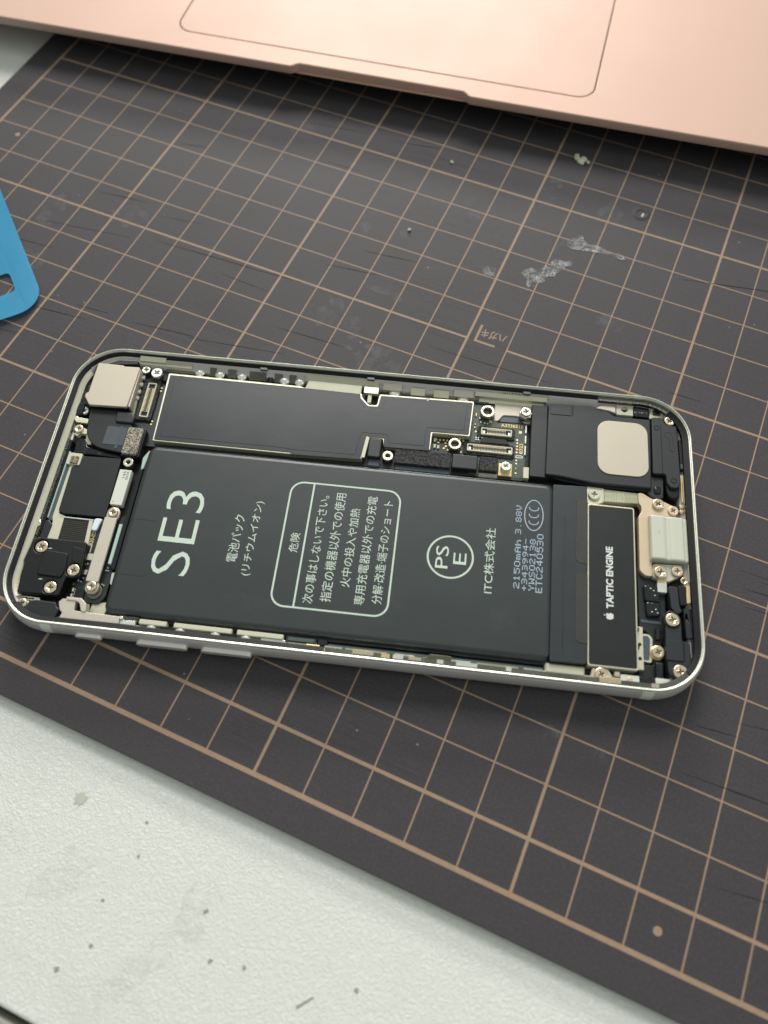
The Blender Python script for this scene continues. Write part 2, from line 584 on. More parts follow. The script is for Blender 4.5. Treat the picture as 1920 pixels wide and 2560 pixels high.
XL, XR, YB, YT = -200.0, 100.0, 0.24, 210.0
for b in range(-20, 11):
    bold = b % 5 == 0
    strip(b * 10, YB, b * 10, YT, 0.74 if b in (-20, 10) else 0.58 if bold else 0.30, 0.012)
for a in range(0, 22):
    y = YB if a == 0 else a * 10
    w = 0.92 if a == 0 else 0.70 if a == 1 else 0.58 if a % 5 == 1 else 0.30
    if a == 11:
        strip(XL, y, -50, y, w, 0.018)
        strip(-40, y, XR, y, w, 0.018)
    else:
        strip(XL, y, XR, y, w, 0.018)
# postcard corner mark and its word, printed upside down
strip(-48.0, 110.0, -48.0, 115.0, 0.6, 0.02)
strip(-48.3, 110.0, -43.0, 110.0, 0.6, 0.024)
me = text_mesh("ハガキ", (-41.2, 114.4), (-6.3, -0.3), (0.1, -2.6), ZM + 0.02, 0.02)
link("printed_word", me, "line", mat)
flat("printed_dot", circ(24.8, 5.05, 0.78, 28), ZM + 0.02, "line", mat)
flat("printed_dot", circ(-192.0, 126.7, 0.7, 20), ZM + 0.02, "line", mat)
# wear that has a shape of its own
flat("glue_smear", mushy([(-37.4, 147.8), (-36.9, 150.8), (-34.9, 152.4), (-32.2, 150.8), (-24.3, 150.0), (-20.5, 148.6), (-26.3, 148.5), (-31, 148.2), (-35.8, 147.2)], 11, .5), ZM + 0.10, "glue", mat)
flat("glue_smear", mushy([(-44.8, 134.4), (-43.3, 137.4), (-40.9, 136.8), (-38.2, 142.6), (-33.7, 142.7), (-36, 138.5), (-38.2, 135.0), (-41.3, 131.0)], 12, .6), ZM + 0.10, "glue", mat)
flat("glue_smear", mushy([(-54.8, 132.6), (-50.8, 133.1), (-50.4, 130.6), (-53.3, 130.1)], 13, .4), ZM + 0.09, "glue", mat)
for i, (x, y, rx_, ry_) in enumerate([(-73.4, 115.6, 5, 2.2), (-83.5, 103.7, 3.2, 5), (-77.8, 103.0, 3, 3), (-74.6, 97.8, 2.5, 2.5), (-66.7, 94.7, 6, 5), (-62.9, 148.9, 2, 2), (-87.4, 133.4, 2.2, 2), (-76.5, 135.2, 1.6, 2.4), (-166, 106, 3, 6), (-146, 112, 5, 4), (-20, 128, 4, 3), (-118, 160, 4, 3), (-30, 163, 3, 5), (-2, 29, 1.6, 1.6), (7.5, 29, 1.6, .7), (-47, 165, 2, 5), (-161, 88, 4, 4)]):
    flat("pale_scuff", mushy([(x + rx_ * math.cos(t * .7854), y + ry_ * math.sin(t * .7854)) for t in range(8)], 30 + i, .8, 3), ZM + 0.035 + 0.002 * i, "scuff", mat)


def scratch(x0, y0, x1, y1, w):
    flat("scratch", [(x0, y0), (x0 + w, y0 - w * .3), (x1 + w * .4, y1), (x1, y1 + w * .3)], ZM + 0.03, "scuff", mat)


for a in [(-56, 140, -50, 158, .35), (-61, 136, -50, 152, .3), (-49, 152, -47, 164, .3), (-41, 143, -38, 150, .8), (-72, 122, -60, 131, .35), (-60, 3, -62, 12, .15), (-88, 3, -80, -2, .2), (15, 0, 18, -5, .2)]:
    scratch(*a)
rk = random.Random(21)
for k in range(46):                                 # knife scores that run across squares and print alike
    x, y = rk.choice([(rk.uniform(-190, -110), rk.uniform(60, 125)), (rk.uniform(20, 70), rk.uniform(15, 95)), (rk.uniform(-150, 40), rk.uniform(80, 170))])
    ln, an = rk.uniform(8, 34), math.radians(rk.gauss(8, 4))
    w = rk.uniform(.05, .11)
    dx, dy = ln * math.cos(an), ln * math.sin(an)
    flat("knife_score", [(x, y), (x + dx * .5, y + dy * .5 - w), (x + dx, y + dy), (x + dx * .5, y + dy * .5 + w)], ZM + 0.03, "score", mat)
# a punched dent with a raised rim
dent = link("dent_rim", lathe_mesh([(2.6, 0.0), (2.2, 0.12), (1.7, 0.3), (1.35, 0.28), (1.05, 0.05)], 20), "mat", mat)
dent.location = (-22.7 * S, 166.3 * S, (ZM - 0.01) * S)
o = link("dent_fleck", blob_mesh(0.55, 3, (.7, 1.5, .4)), "crumb", mat)
o.location = (-22.2 * S, 165.7 * S, (ZM + 0.15) * S)

# ------------------------------------------------------------------ crumbs on the mat
cr = bpy.data.objects.new("plaster_crumb", None)
col.objects.link(cr)
cr.location = (-43.0 * S, 179.0 * S, 0)
tag(cr, "ragged pale plaster crumb lying on the mat in front of the laptop", "crumb")
for i, (x, y, r) in enumerate([(-1.4, .4, .9), (-.4, -.3, 1.0), (.7, .3, .8), (1.7, .2, .6), (0, .9, .6), (.3, -.9, .5)]):
    o = link("lump", blob_mesh(r, 40 + i, (1, 1, .65), amp=.5), "crumb", cr)
    o.location = (x * S, y * S, r * .55 * S)
for nm, lab, x, y, r, sd in [("grit_crumb", "single olive grey grain of grit lying on a dark mat square", -75.4, 164.4, .5, 60),
                             ("white_fleck", "tiny bright white fleck on the mat beside a faint round scuff", -76.3, 136.6, .45, 61)]:
    o = link(nm, blob_mesh(r, sd, (1, 1.1, .7)), "crumb", None)
    o.location = (x * S, y * S, r * .6 * S)
    tag(o, lab, "crumb")

# ------------------------------------------------------------------ laptop
lap = bpy.data.objects.new("laptop", None)
col.objects.link(lap)
LA = math.radians(8.65)
lap.location = (-105.0 * S, 175.9 * S, 0)      # middle of the front edge
lap.rotation_euler = (0, 0, LA)
tag(lap, "rose gold laptop with a large trackpad standing on the back of the cutting mat", "laptop")
W2 = 152.0
nx0, nx1, nd = -23.5, 28.5, 1.7
front = [(-W2, 0), (nx0 - .2, 0)]
for k in range(7):
    t = k / 6
    front.append((nx0 + 2.6 * t, nd * (3 * t * t - 2 * t ** 3)))
for k in range(7):
    t = 1 - k / 6
    front.append((nx1 - 2.6 * t, nd * (3 * t * t - 2 * t ** 3)))
deck_out = front + [(nx1 + .2, 0)] + rrect(-W2, 0, W2, 212, 9, 5)[0:12] + [(-W2, 9)]
deck_out = front + [(nx1 + .2, 0), (W2 - 9, 0), (W2 - 2.6, 2.6), (W2, 9), (W2, 203), (W2 - 9, 212), (-W2 + 9, 212), (-W2, 203)]
deck_out[0] = (-W2 + 9, 0)
deck_out.append((-W2, 9))
deck_out.append((-W2 + 2.6, 2.6))
tp = rrect(-60.6, 7.6, 60.6, 88.0, 4.6, 8)
plate("palm_rest", [deck_out, rrect(-60.85, 7.35, 60.85, 88.25, 4.8, 8)], 6.5, 9.0, "rose", lap, 0.35, 3)
plate("trackpad", tp, 7.2, 8.93, "rose_pad", lap, 0.15, 2)
plate("trackpad_well", rrect(-62, 6.2, 62, 89.5, 5, 5), 6.9, 7.3, "groove", lap, 0)
prof = [(0.9, 6.55), (6.0, 5.2), (26.0, 3.4), (205.0, 2.6), (211.0, 6.55)]
me = bpy.data.meshes.new("bottom_case")
n = len(prof)
me.from_pydata([(x * S, y * S, z * S) for x in (-150.5, 150.5) for y, z in prof], [],
               [tuple(range(n)), tuple(range(2 * n - 1, n - 1, -1))] + [(i, n + i, n + (i + 1) % n, (i + 1) % n) for i in range(n)])
link("bottom_case", me, "rose", lap)
for x in (-128, 128):
    for y in (24, 190):
        o = link("foot", lathe_mesh([(7, 0), (7, 2.6), (6, 3.9)], 24), "rubber", lap)
        o.location = (x * S, y * S, 0)

# ------------------------------------------------------------------ blue film
film = bpy.data.objects.new("protective_film", None)
col.objects.link(film)
film.location = (-150.7 * S, 79.5 * S, 0)
film.rotation_euler = (0, 0, math.atan2(0.640, -0.768))
tag(film, "translucent blue protective film with a cut-out slot lying on the cutting mat", "film")
# local x runs along the long edge, local y along the short one
me = curve_mesh([rrect(-3.0, 0, 132, 62, 7.0, 8), rrect(4.9, 5.4, 11.6, 34, 1.2, 5)], 0.0, 0.1, 0.0)
bm = bmesh.new()
bm.from_mesh(me)
bmesh.ops.triangulate(bm, faces=bm.faces[:])
for _ in range(3):
    bmesh.ops.subdivide_edges(bm, edges=[e for e in bm.edges if e.calc_length() > 3 * S], cuts=1)
    bmesh.ops.triangulate(bm, faces=[f for f in bm.faces if len(f.verts) > 3])
for v in bm.verts:
    x, y = v.co.x / S, v.co.y / S
    v.co.z += (0.25 + 0.7 * math.exp(-(max(0, x + 3) / 5.0) ** 1.5) * (0.4 + 0.6 * min(1, y / 14)) + 0.25 * math.sin(x * .12) * math.sin(y * .2 + 1) ** 2 + 0.25) * S
bm.to_mesh(me)
bm.free()
for p in me.polygons:
    p.use_smooth = True
link("sheet", me, "film", film)

# ------------------------------------------------------------------ opened phone
ph = bpy.data.objects.new("opened_smartphone", None)
col.objects.link(ph)
ph.location = (-109.7126 * S, 4.1167 * S, 0)
ph.rotation_euler = (0, 0, math.radians(17.1))
tag(ph, "silver framed smartphone opened without its screen, battery and circuit parts exposed, on the cutting mat", "smartphone")
L, W = 138.4, 67.3


def ring(profile, name, mat, closed=True, R0=11.0, nseg=14, smooth=True):
    """sweep profile of (inset, z) round the phone outline"""
    path = []
    for cx, cy, a0 in ((L - R0, W - R0, 0), (R0, W - R0, 90), (R0, R0, 180), (L - R0, R0, 270)):
        for k in range(nseg + 1):
            a = math.radians(a0 + 90 * k / nseg)
            path.append((cx, cy, math.cos(a), math.sin(a)))
    vs, fs = [], []
    for cx, cy, c, s_ in path:
        for ins, z in profile:
            r = R0 - ins
            vs.append(((cx + r * c) * S, (cy + r * s_) * S, z * S))
    n, m = len(path), len(profile)
    for i in range(n):
        j = (i + 1) % n
        for k in range(m if closed else m - 1):
            k2 = (k + 1) % m
            fs.append((i * m + k, j * m + k, j * m + k2, i * m + k2))
    me = bpy.data.meshes.new(name)
    me.from_pydata(vs, [], fs)
    bm = bmesh.new()
    bm.from_mesh(me)
    bmesh.ops.recalc_face_normals(bm, faces=bm.faces)
    bm.to_mesh(me)
    bm.free()
    for p in me.polygons:
        p.use_smooth = smooth
    return link(name, me, mat, ph)


outer = [(3.2, 0.0), (2.0, .12), (1.2, .45), (.6, 1.0), (.2, 1.9), (.02, 2.9), (.02, 3.7), (.15, 4.6), (.42, 5.4), (.72, 6.0)]
fr = ring(outer + [(1.0, 5.95), (1.15, 5.1), (2.2, 5.0), (2.25, 3.9), (3.0, 3.8), (3.05, 1.2), (3.3, 0.6)], "frame", "frame")
ring([(.62, 5.85), (.68, 6.12), (.76, 6.36), (.84, 6.40), (.88, 6.33), (.93, 6.36), (1.0, 6.34), (1.03, 6.1), (1.03, 5.6)], "rim_lip", "lip", smooth=False)
ring([(1.02, 5.9), (1.08, 6.05), (1.18, 6.02), (1.22, 5.5), (1.02, 5.5)], "inner_lip", "lip", smooth=False)


def ledge(name, mat, x0, x1, y, w, z, far=False):
    box(name, x0, y, x1, y + w, z - .5, z, mat, ph, .1, .08)


# gasket on the ledge: left end and the two long sides, missing near the charging end
def gasket_path(pts, ins0, ins1, z0, z1, name, mat):
    vs, fs = [], []
    for cx, cy, c, s_ in pts:
        for ins, z in ((ins0, z1), (ins1, z0), (ins1, z0 - .9), (ins0, z0 - .9)):
            r = 11.0 - ins
            vs.append(((cx + r * c) * S, (cy + r * s_) * S, z * S))
    n = len(pts)
    for i in range(n - 1):
        for k in range(4):
            k2 = (k + 1) % 4
            fs.append((i * 4 + k, (i + 1) * 4 + k, (i + 1) * 4 + k2, i * 4 + k2))
    fs += [(0, 1, 2, 3), tuple(4 * (n - 1) + k for k in (3, 2, 1, 0))]
    me = bpy.data.meshes.new(name)
    me.from_pydata(vs, [], fs)
    bm = bmesh.new()
    bm.from_mesh(me)
    bmesh.ops.recalc_face_normals(bm, faces=bm.faces)
    bm.to_mesh(me)
    bm.free()
    return link(name, me, mat, ph)


R0 = 11.0


def arc(cx, cy, a0, a1, n=12):
    return [(cx, cy, math.cos(math.radians(a0 + (a1 - a0) * k / n)), math.sin(math.radians(a0 + (a1 - a0) * k / n))) for k in range(n + 1)]


gasket_path([(118.0, W - R0, 0, 1), (100, W - R0, 0, 1)] + arc(R0, W - R0, 90, 145, 8), 1.2, 1.9, 5.40, 5.66, "gasket", "gasket")
gasket_path(arc(R0, W - R0, 146, 180, 6) + arc(R0, R0, 180, 225, 8), 1.2, 2.0, 5.35, 5.66, "gasket", "gasket")
gasket_path(arc(R0, R0, 226, 270, 8) + [(66.0, R0, 0, -1)], 1.2, 2.4, 5.30, 5.66, "gasket", "gasket")
gpts2 = arc(L - R0, R0, 320, 360, 6) + arc(L - R0, W - R0, 0, 50, 6)
gasket_path(gpts2, 1.2, 2.3, 5.3, 5.6, "gasket", "gasket")
gasket_path([(66.2, R0, 0, -1), (L - R0, R0, 0, -1)] + arc(L - R0, R0, 270, 319, 8), 1.2, 2.35, 5.4, 5.42, "bare_ledge", "chrome")
gasket_path(arc(L - R0, W - R0, 51, 90, 8) + [(118.2, W - R0, 0, 1)], 1.2, 2.3, 5.4, 5.42, "bare_ledge", "chrome")
gasket_path([(26.0, W - R0, 0, 1)] + arc(R0, W - R0, 90, 130, 6), 2.3, 3.0, 4.0, 4.4, "inner_ledge", "cream")
gasket_path(arc(R0, W - R0, 150, 180, 5) + arc(R0, R0, 180, 215, 6), 1.95, 3.05, 4.2, 5.0, "inner_ledge", "cream")
gasket_path([(107.0, W - R0, 0, 1), (91.0, W - R0, 0, 1)], 2.3, 3.1, 4.0, 4.6, "inner_ledge", "cream")
plate("chassis_floor", rrect(2.6, 2.6, L - 2.6, W - 2.6, 8.5, 8), 0.5, 1.4, "floorplate", ph, 0)

# antenna bands wrap the outer wall
for x0, x1, ysgn in ((10.7, 12.7, -1), (126.0, 128.1, -1), (10.7, 12.7, 1), (126.0, 128.1, 1)):
    prof2 = [(i - .035, z + (.03 if z > 5.5 else 0)) for i, z in outer] + [(.80, 6.2)]
    pts = []
    vs = []
    for x in (x0, x1):
        for i, z in prof2 + [(1.2, 6.0), (1.2, 1.0)]:
            y = i if ysgn < 0 else W - i
            vs.append((x * S, y * S, z * S))
    m = len(prof2) + 2
    fs = [(k, k + 1, m + k + 1, m + k) for k in range(m - 1)] + [(m - 1, 0, m, 2 * m - 1), tuple(range(m)), tuple(range(2 * m - 1, m - 1, -1))]
    me = bpy.data.meshes.new("antenna_band")
    me.from_pydata(vs, [], fs)
    bm = bmesh.new()
    bm.from_mesh(me)
    bmesh.ops.recalc_face_normals(bm, faces=bm.faces)
    bm.to_mesh(me)
    bm.free()
    link("antenna_band", me, "antenna", ph)


# side buttons
def pill_y(name, x0, x1, y0, y1, z0, z1, mat):
    pts = rrect(x0, z0, x1, z1, (z1 - z0) / 2, 6)
    me = curve_mesh([pts], 0, y1 - y0, 0.22, 2)
    me.transform(Matrix.Translation((0, y1 * S, 0)) @ Matrix.Rotation(math.radians(90), 4, 'X'))
    o = link(name, me, mat, ph)
    for p in me.polygons:
        p.use_smooth = False
    return o


pill_y("mute_switch", 17.3, 22.6, -.6, .6, 2.6, 4.2, "button")
pill_y("volume_button", 29.5, 39.6, -.75, .6, 2.5, 4.3, "button")
pill_y("volume_button", 42.3, 52.2, -.75, .6, 2.5, 4.3, "button")


# screws: one head mesh with a cross recess, shared
def screw_mesh(r, h, arm, wid):
    cross = []
    for k in range(4):
        a = math.pi / 2 * k
        for dx, dy in ((wid, wid), (arm, wid), (arm, -wid)):
            pass
    cross = [(wid, wid), (wid, arm), (-wid, arm), (-wid, wid), (-arm, wid), (-arm, -wid), (-wid, -wid), (-wid, -arm), (wid, -arm), (wid, -wid), (arm, -wid), (arm, wid)]
    return curve_mesh([circ(0, 0, r, 28), cross], -h, 0, min(.16, h * .4), 2)


SC = {}


def screw(x, y, z, r=1.0, mat="screw", parent=None, h=.7, name="screw"):
    key = (round(r, 2), round(h, 2), mat)
    if key not in SC:
        a = screw_mesh(r, h, r * .5, r * .11)
        a.materials.append(MT[mat])
        b = curve_mesh([circ(0, 0, r * .62, 16)], -h * .96, -h * .42, 0)
        b.materials.append(MT["recess"])
        SC[key] = (a, b)
    a, b = SC[key]
    o = link(name, a, None, parent or ph)
    o.location = (x * S, y * S, z * S)
    o.rotation_euler = (0, 0, random.uniform(0, 1.57))
    q = link("recess", b, None, o)
    return o


def standoff(x, y, z, r, hole, z0=1.4, mat="screw", knurl=False):
    n = 36
    outl = [(x + (r * (1 if not knurl or k % 2 else .93)) * math.cos(2 * math.pi * k / n), y + (r * (1 if not knurl or k % 2 else .93)) * math.sin(2 * math.pi * k / n)) for k in range(n)]
    o = plate("standoff", [outl, circ(x, y, hole, 20)], z - .8, z, mat, ph, .1, 2)
    plate("collar", [circ(x, y, r * .92, 24), circ(x, y, hole, 20)], z0, z - .75, "recess", o, 0)
    plate("bore", circ(x, y, hole + .05, 20), z0, z - 1.1, "recess", o, 0)
    return o


# ---------------- battery
bat = plate("battery", rrect(21.6, 4.55, 109.2, 43.0, 2.0, 6), 1.5, 4.8, "battery", ph, 1.15, 5)
for p in bat.data.polygons:
    p.use_smooth = True
plate("pouch_fold", rrect(21.9, 4.0, 109.0, 43.5, 1.0, 4), 1.6, 3.7, "battedge", bat, .4, 3)
plate("pouch_fold", rrect(22.3, 3.45, 109.0, 43.8, 1.0, 4), 1.5, 3.0, "battedge", bat, .4, 3)
fp = plate("fold_flap", rpoly([(108.75, 4.75), (115.6, 4.85), (115.85, 5.6), (115.75, 43.2), (108.7, 42.9)], .4), 1.6, 4.86, "flap", bat, .1, 2)
plate("pull_tape", rpoly([(113.55, 26.2), (114.2, 25.55), (115.9, 25.45), (115.9, 40.2), (113.6, 40.1)], .3), 4.80, 4.93, "brown", bat, .03)
plate("pull_tape", rpoly([(113.55, 9.5), (114.2, 8.95), (115.9, 8.8), (115.9, 23.3), (113.5, 23.1)], .3), 4.80, 4.93, "brown", bat, .03)
plate("crease", rpoly([(111.2, 6), (111.45, 24), (111.3, 36), (111.0, 24)], .1), 4.78, 4.885, "flap", bat, .02)
for y in (25.2, 12.9):
    flat("seam_line", [(21.8, y), (27.6, y - .1), (27.6, y - .16), (21.8, y - .06)], 4.815, "battedge", bat)
ZB = 4.822
vtext("print_word", "SE3", 28.7, 36.5, 13.7, 32.8, ZB, "print", bat, -.010)
vtext("print_word", "電池パック", 43.5, 45.7, 17.9, 28.5, ZB, "print", bat)
vtext("print_word", "(リチウムイオン)", 47.0, 49.1, 15.3, 32.0, ZB, "print", bat)
bx = (53.8, 9.6, 77.3, 37.7)
flat("print_frame", [rrect(*bx, 2.9, 8), rrect(bx[0] + .36, bx[1] + .36, bx[2] - .36, bx[3] - .36, 2.55, 8)], ZB, "print", bat)
flat("print_rule", [(58.52, bx[1] + .2), (58.88, bx[1] + .2), (58.88, bx[3] - .2), (58.52, bx[3] - .2)], ZB + .003, "print", bat)
for t, a, b, y0, y1 in [("危険", 55.7, 57.6, 21.4, 25.75), ("次の事はしないで下さい。", 60.2, 62.3, 10.9, 34.9), ("指定の機器以外での使用", 63.6, 65.8, 11.6, 35.8),
                        ("火中の投入や加熱", 67.1, 69.1, 15.1, 32.6), ("専用充電器以外での充電", 70.3, 72.4, 11.7, 35.8), ("分解·改造·端子のショート", 73.7, 75.8, 12.3, 35.1)]:
    vtext("print_word", t, a, b, y0, y1, ZB, "print", bat)
flat("print_mark", [circ(88.45, 23.95, 4.75, 48), circ(88.45, 23.95, 4.36, 48)], ZB, "print", bat)
vtext("print_word", "PS", 85.5, 88.1, 21.3, 26.2, ZB, "print", bat)
vtext("print_word", "E", 89.1, 91.7, 22.5, 25.0, ZB, "print", bat)
vtext("print_word", "ITC株式会社", 95.3, 97.3, 17.0, 31.3, ZB, "print", bat)

for i, (x, y, a, b) in enumerate([(80, 13.5, 3, 2.2), (76, 8.6, 4, .9), (96, 38, 4, 3), (83, 35, 3, 4), (40, 37, 5, 2), (100, 12, 3, 3), (50, 10, 6, 1.5)]):
    flat("handling_scuff", mushy([(x + a * math.cos(t * .7854), y + b * math.sin(t * .7854)) for t in range(8)], 90 + i, .5, 3), 4.812, "rubmark", bat)
F57 = {'0': "01110 10001 10001 10001 10001 10001 01110", '1': "00100 01100 00100 00100 00100 00100 01110", '2': "01110 10001 00001 00110 01000 10000 11111",
       '3': "11110 00001 00001 01110 00001 00001 11110", '4': "00010 00110 01010 10010 11111 00010 00010", '5': "11111 10000 11110 00001 00001 10001 01110",
       '8': "01110 10001 10001 01110 10001 10001 01110", '9': "01110 10001 10001 01111 00001 00010 01100", '.': "00000 00000 00000 00000 00000 00000 00100",
       'm': "00000 00000 11010 10101 10101 10101 10101", 'A': "01110 10001 10001 11111 10001 10001 10001", 'h': "10000 10000 10110 11001 10001 10001 10001",
       'V': "10001 10001 10001 10001 01010 01010 00100", '+': "00000 00100 00100 11111 00100 00100 00000", '-': "00000 00000 00000 11111 00000 00000 00000",
       'Y': "10001 10001 01010 00100 00100 00100 00100", 'W': "10001 10001 10001 10101 10101 11011 10001", 'S': "01111 10000 10000 01110 00001 00001 11110",
       'E': "11111 10000 10000 11110 10000 10000 11111", 'T': "11111 00100 00100 00100 00100 00100 00100", 'C': "01110 10001 10000 10000 10000 10001 01110"}


def dots_line(txt, xt, xb, y0, adv):
    b = []
    px_ = (xb - xt) / 7
    py = adv / 6.3
    for i, ch in enumerate(txt):
        if ch == ' ':
            continue
        for r, row in enumerate(F57[ch].split()):
            for c_, v in enumerate(row):
                if v == '1':
                    x, y = xt + (r + .5) * px_, y0 + i * adv + (c_ + .5) * py
                    b.append((x - px_ * .46, y - py * .52, x + px_ * .46, y + py * .52, 4.80, ZB))
    group_mesh("dot_print_line", b, "printblue", bat)


dots_line("2150mAh", 101.3, 102.5, 18.7, 1.55)
dots_line("3.88V", 101.2, 102.4, 30.6, 1.36)
dots_line("+343994-", 102.9, 104.0, 18.3, 1.46)
dots_line("YWS02138", 104.3, 105.5, 18.5, 1.44)
dots_line("ETC240530", 105.7, 107.0, 18.2, 1.46)
ov = [(104.9 + 2.0 * math.cos(t * math.pi / 24), 35.2 + 3.6 * math.sin(t * math.pi / 24)) for t in range(48)]
ovi = [(104.9 + 1.8 * math.cos(t * math.pi / 24), 35.2 + 3.4 * math.sin(t * math.pi / 24)) for t in range(48)]
flat("print_mark", [ov, ovi], ZB, "printblue", bat)
for yc in (33.7, 35.3, 36.9):
    a_ = [math.radians(t) for t in range(115, 426, 15)]
    outl = [(104.9 + 1.05 * math.cos(t), yc + .75 * math.sin(t)) for t in [math.radians(k) for k in range(160, 381, 15)]]
    inn = [(104.9 + .87 * math.cos(t), yc + .57 * math.sin(t)) for t in [math.radians(k) for k in range(380, 159, -15)]]
    flat("print_mark", outl + inn, ZB, "printblue", bat)

# ---------------- logic board with its shield and tape
pcb = plate("logic_board", rpoly([(15.4, 43.8), (103.0, 44.3), (103.2, 58.8), (95.9, 58.4), (95.4, 63.2), (15.2, 63.9), (14.9, 50)], .4), 1.4, 2.55, "pcb", ph, .05)
plate("board_face", rpoly([(90.9, 44.7), (102.7, 44.9), (103.0, 58.7), (96.0, 58.5), (95.5, 62.9), (90.95, 62.9)], .3), 2.5, 2.6, "pcbgreen", pcb, .02)
shield_pts = [(21.0, 62.5), (51.6, 62.3), (52.3, 62.0), (65.6, 61.9), (65.9, 60.7), (67.6, 58.9), (69.3, 59.1), (69.6, 62.1), (90.9, 62.5), (90.5, 53.2), (82.3, 53.2), (82.2, 48.8), (72.0, 48.6), (71.7, 50.4), (68.3, 50.6), (67.7, 44.9), (51.8, 44.45), (21.6, 44.4)]
plate("shield", rpoly(shield_pts, .35), 2.6, 4.2, "cream", pcb, .12, 2)
tape_pts = [(21.5, 61.95), (51.5, 61.8), (65.3, 61.6), (65.5, 60.5), (67.4, 58.6), (69.6, 58.7), (69.95, 61.65), (90.55, 62.05), (90.2, 53.55), (81.95, 53.45), (81.95, 48.55), (72.1, 48.4), (71.9, 50.6), (68.0, 50.75), (67.4, 44.7), (53, 44.3), (52, 44.75), (21.95, 44.68)]
tp_ = plate("shield_tape", rpoly(tape_pts, .3), 4.1, 4.3, "tape", pcb, .05, 1)
step_pts = [(22.9, 61.3), (51.5, 61.1), (64.9, 60.9), (66.9, 57.8), (70.4, 57.8), (71, 61), (89.4, 61.3), (89.1, 54.5), (80.8, 54.4), (80.9, 49.6), (73.1, 49.5), (72.6, 51.6), (66.9, 51.5), (66.1, 45.7), (53, 45.5), (50, 45.75), (23.1, 45.65)]
plate("tape_step", rpoly(step_pts, .5), 4.2, 4.345, "tape", pcb, .06, 2)
flat("tape_nick", [(79.9, 62.05), (81.0, 62.05), (80.5, 61.2)], 4.36, "creampale", pcb)
plate("shield_bracket", rpoly([(52.6, 61.6), (65.4, 61.55), (65.4, 63.9), (53.2, 64.0)], .15), 3.2, 4.25, "creampale", pcb, .08)
plate("shield_clip", rrect(67.0, 59.6, 67.9, 61.9, .4, 4), 3.0, 4.1, "creampale", pcb, .06)
plate("shield_clip", rrect(66.0, 61.9, 69.3, 63.6, .15, 3), 3.4, 4.5, "cream", pcb, .06)
plate("shield_edge_strip", rpoly([(67.5, 45.2), (68.3, 45.2), (68.8, 50.4), (68.0, 50.4)], .2), 4.15, 4.45, "creampale", pcb, .06)

# connectors on the board
def connector(x0, y0, x1, y1, horizontal, zt=3.5, npin=14, parent=pcb, sur=None, core="bluefilm"):
    if sur:
        plate("connector_surround", rrect(*sur, .5, 4), 2.55, zt - .45, "foamdark", parent, .1, 2)
    o = plate("connector", [rrect(x0, y0, x1, y1, .22, 4), rrect(x0 + .28, y0 + .28, x1 - .28, y1 - .28, .1, 3)], 2.6, zt, "creampale", parent, .06)
    plate("contact_well", rrect(x0 + .25, y0 + .25, x1 - .25, y1 - .25, .1, 2), 2.6, zt - .35, "black", parent, 0)
    if horizontal:
        ym = (y0 + y1) / 2
        box("contact_core", x0 + 1.2, ym - .28, x1 - 1.2, ym + .28, 2.6, zt - .12, core, parent, .05, .03)
        b = []
        for k in range(npin):
            x = x0 + 1.3 + (x1 - x0 - 2.6) * (k + .5) / npin
            w = (x1 - x0 - 2.6) / npin * .2
            b += [(x - w, y0 + .22, x + w, ym - .30, 2.6, zt - .05), (x - w, ym + .30, x + w, y1 - .22, 2.6, zt - .05)]
        for a in (x0 + .32, x1 - .9):
            box("latch", a, y0 + .3, a + .58, y0 + 1.0, 2.6, zt - .02, "silver", parent, .05, .05)
    else:
        xm = (x0 + x1) / 2
        box("contact_core", xm - .26, y0 + 1.3, xm + .26, y1 - 1.3, 2.6, zt - .12, core, parent, .05, .03)
        b = []
        for k in range(npin):
            y = y0 + 1.4 + (y1 - y0 - 2.8) * (k + .5) / npin
            w = (y1 - y0 - 2.8) / npin * .2
            b += [(x0 + .22, y - w, xm - .30, y + w, 2.6, zt - .05), (xm + .30, y - w, x1 - .22, y + w, 2.6, zt - .05)]
    group_mesh("contact_pins", b, "gold", parent, "stuff")


connector(92.9, 54.6, 99.7, 56.4, True, 3.45, 13, pcb, (92.1, 54.0, 100.4, 57.0))
connector(90.1, 50.1, 100.0, 51.9, True, 3.45, 22, pcb, (89.4, 49.4, 100.5, 52.7))
connector(16.8, 50.6, 18.8, 59.8, False, 3.6, 20, pcb, (15.7, 50.0, 19.5, 61.0), "bluefilm")
plate("connector_flex", rpoly([(92.8, 52.6), (99.4, 52.6), (98.5, 54.0), (95.5, 53.9), (93.5, 54.2)], .4), 2.6, 3.2, "black", pcb, .1)
for i, (x, y) in enumerate([(101.0, 54.4), (101.05, 53.6), (101.05, 52.8), (101.05, 52.0), (101.0, 51.2), (101.0, 49.2), (101.0, 48.4), (101.0, 47.2), (101.0, 46.0), (91.8, 55.6), (89.2, 52.9), (88.9, 50.0), (83.3, 52.6), (84.1, 52.55), (84.9, 52.6), (85.7, 52.6), (83.8, 51.9), (85.4, 51.9), (85.5, 51.1), (85.1, 50.5), (86.0, 50.2), (19.75, 59.3), (19.75, 58.4), (19.75, 50.2), (19.7, 49.4)]):
    plate("gold_pad", circ(x, y, .24 if i != 7 else .13, 12), 2.5, 2.68, "gold", pcb, .03)
for x, y in ((101.6, 56.5), (94.9, 58.6)):
    box("gold_square", x - .33, y - .33, x + .33, y + .33, 2.5, 2.66, "gold", pcb, .05, .02)
link("print_word", text_mesh("A2336510", (97.3, 57.55), (4.9, 0), (0, .8), 2.63), "gold", pcb)
vtext("print_word", "8322", 101.55, 102.3, 51.0, 53.6, 2.63, "gold", pcb)
flat("print_mark", [rrect(100.75, 49.8, 102.4, 50.55, .37, 6), rrect(100.98, 50.02, 102.17, 50.33, .15, 5)], 2.64, "printwhite", pcb)
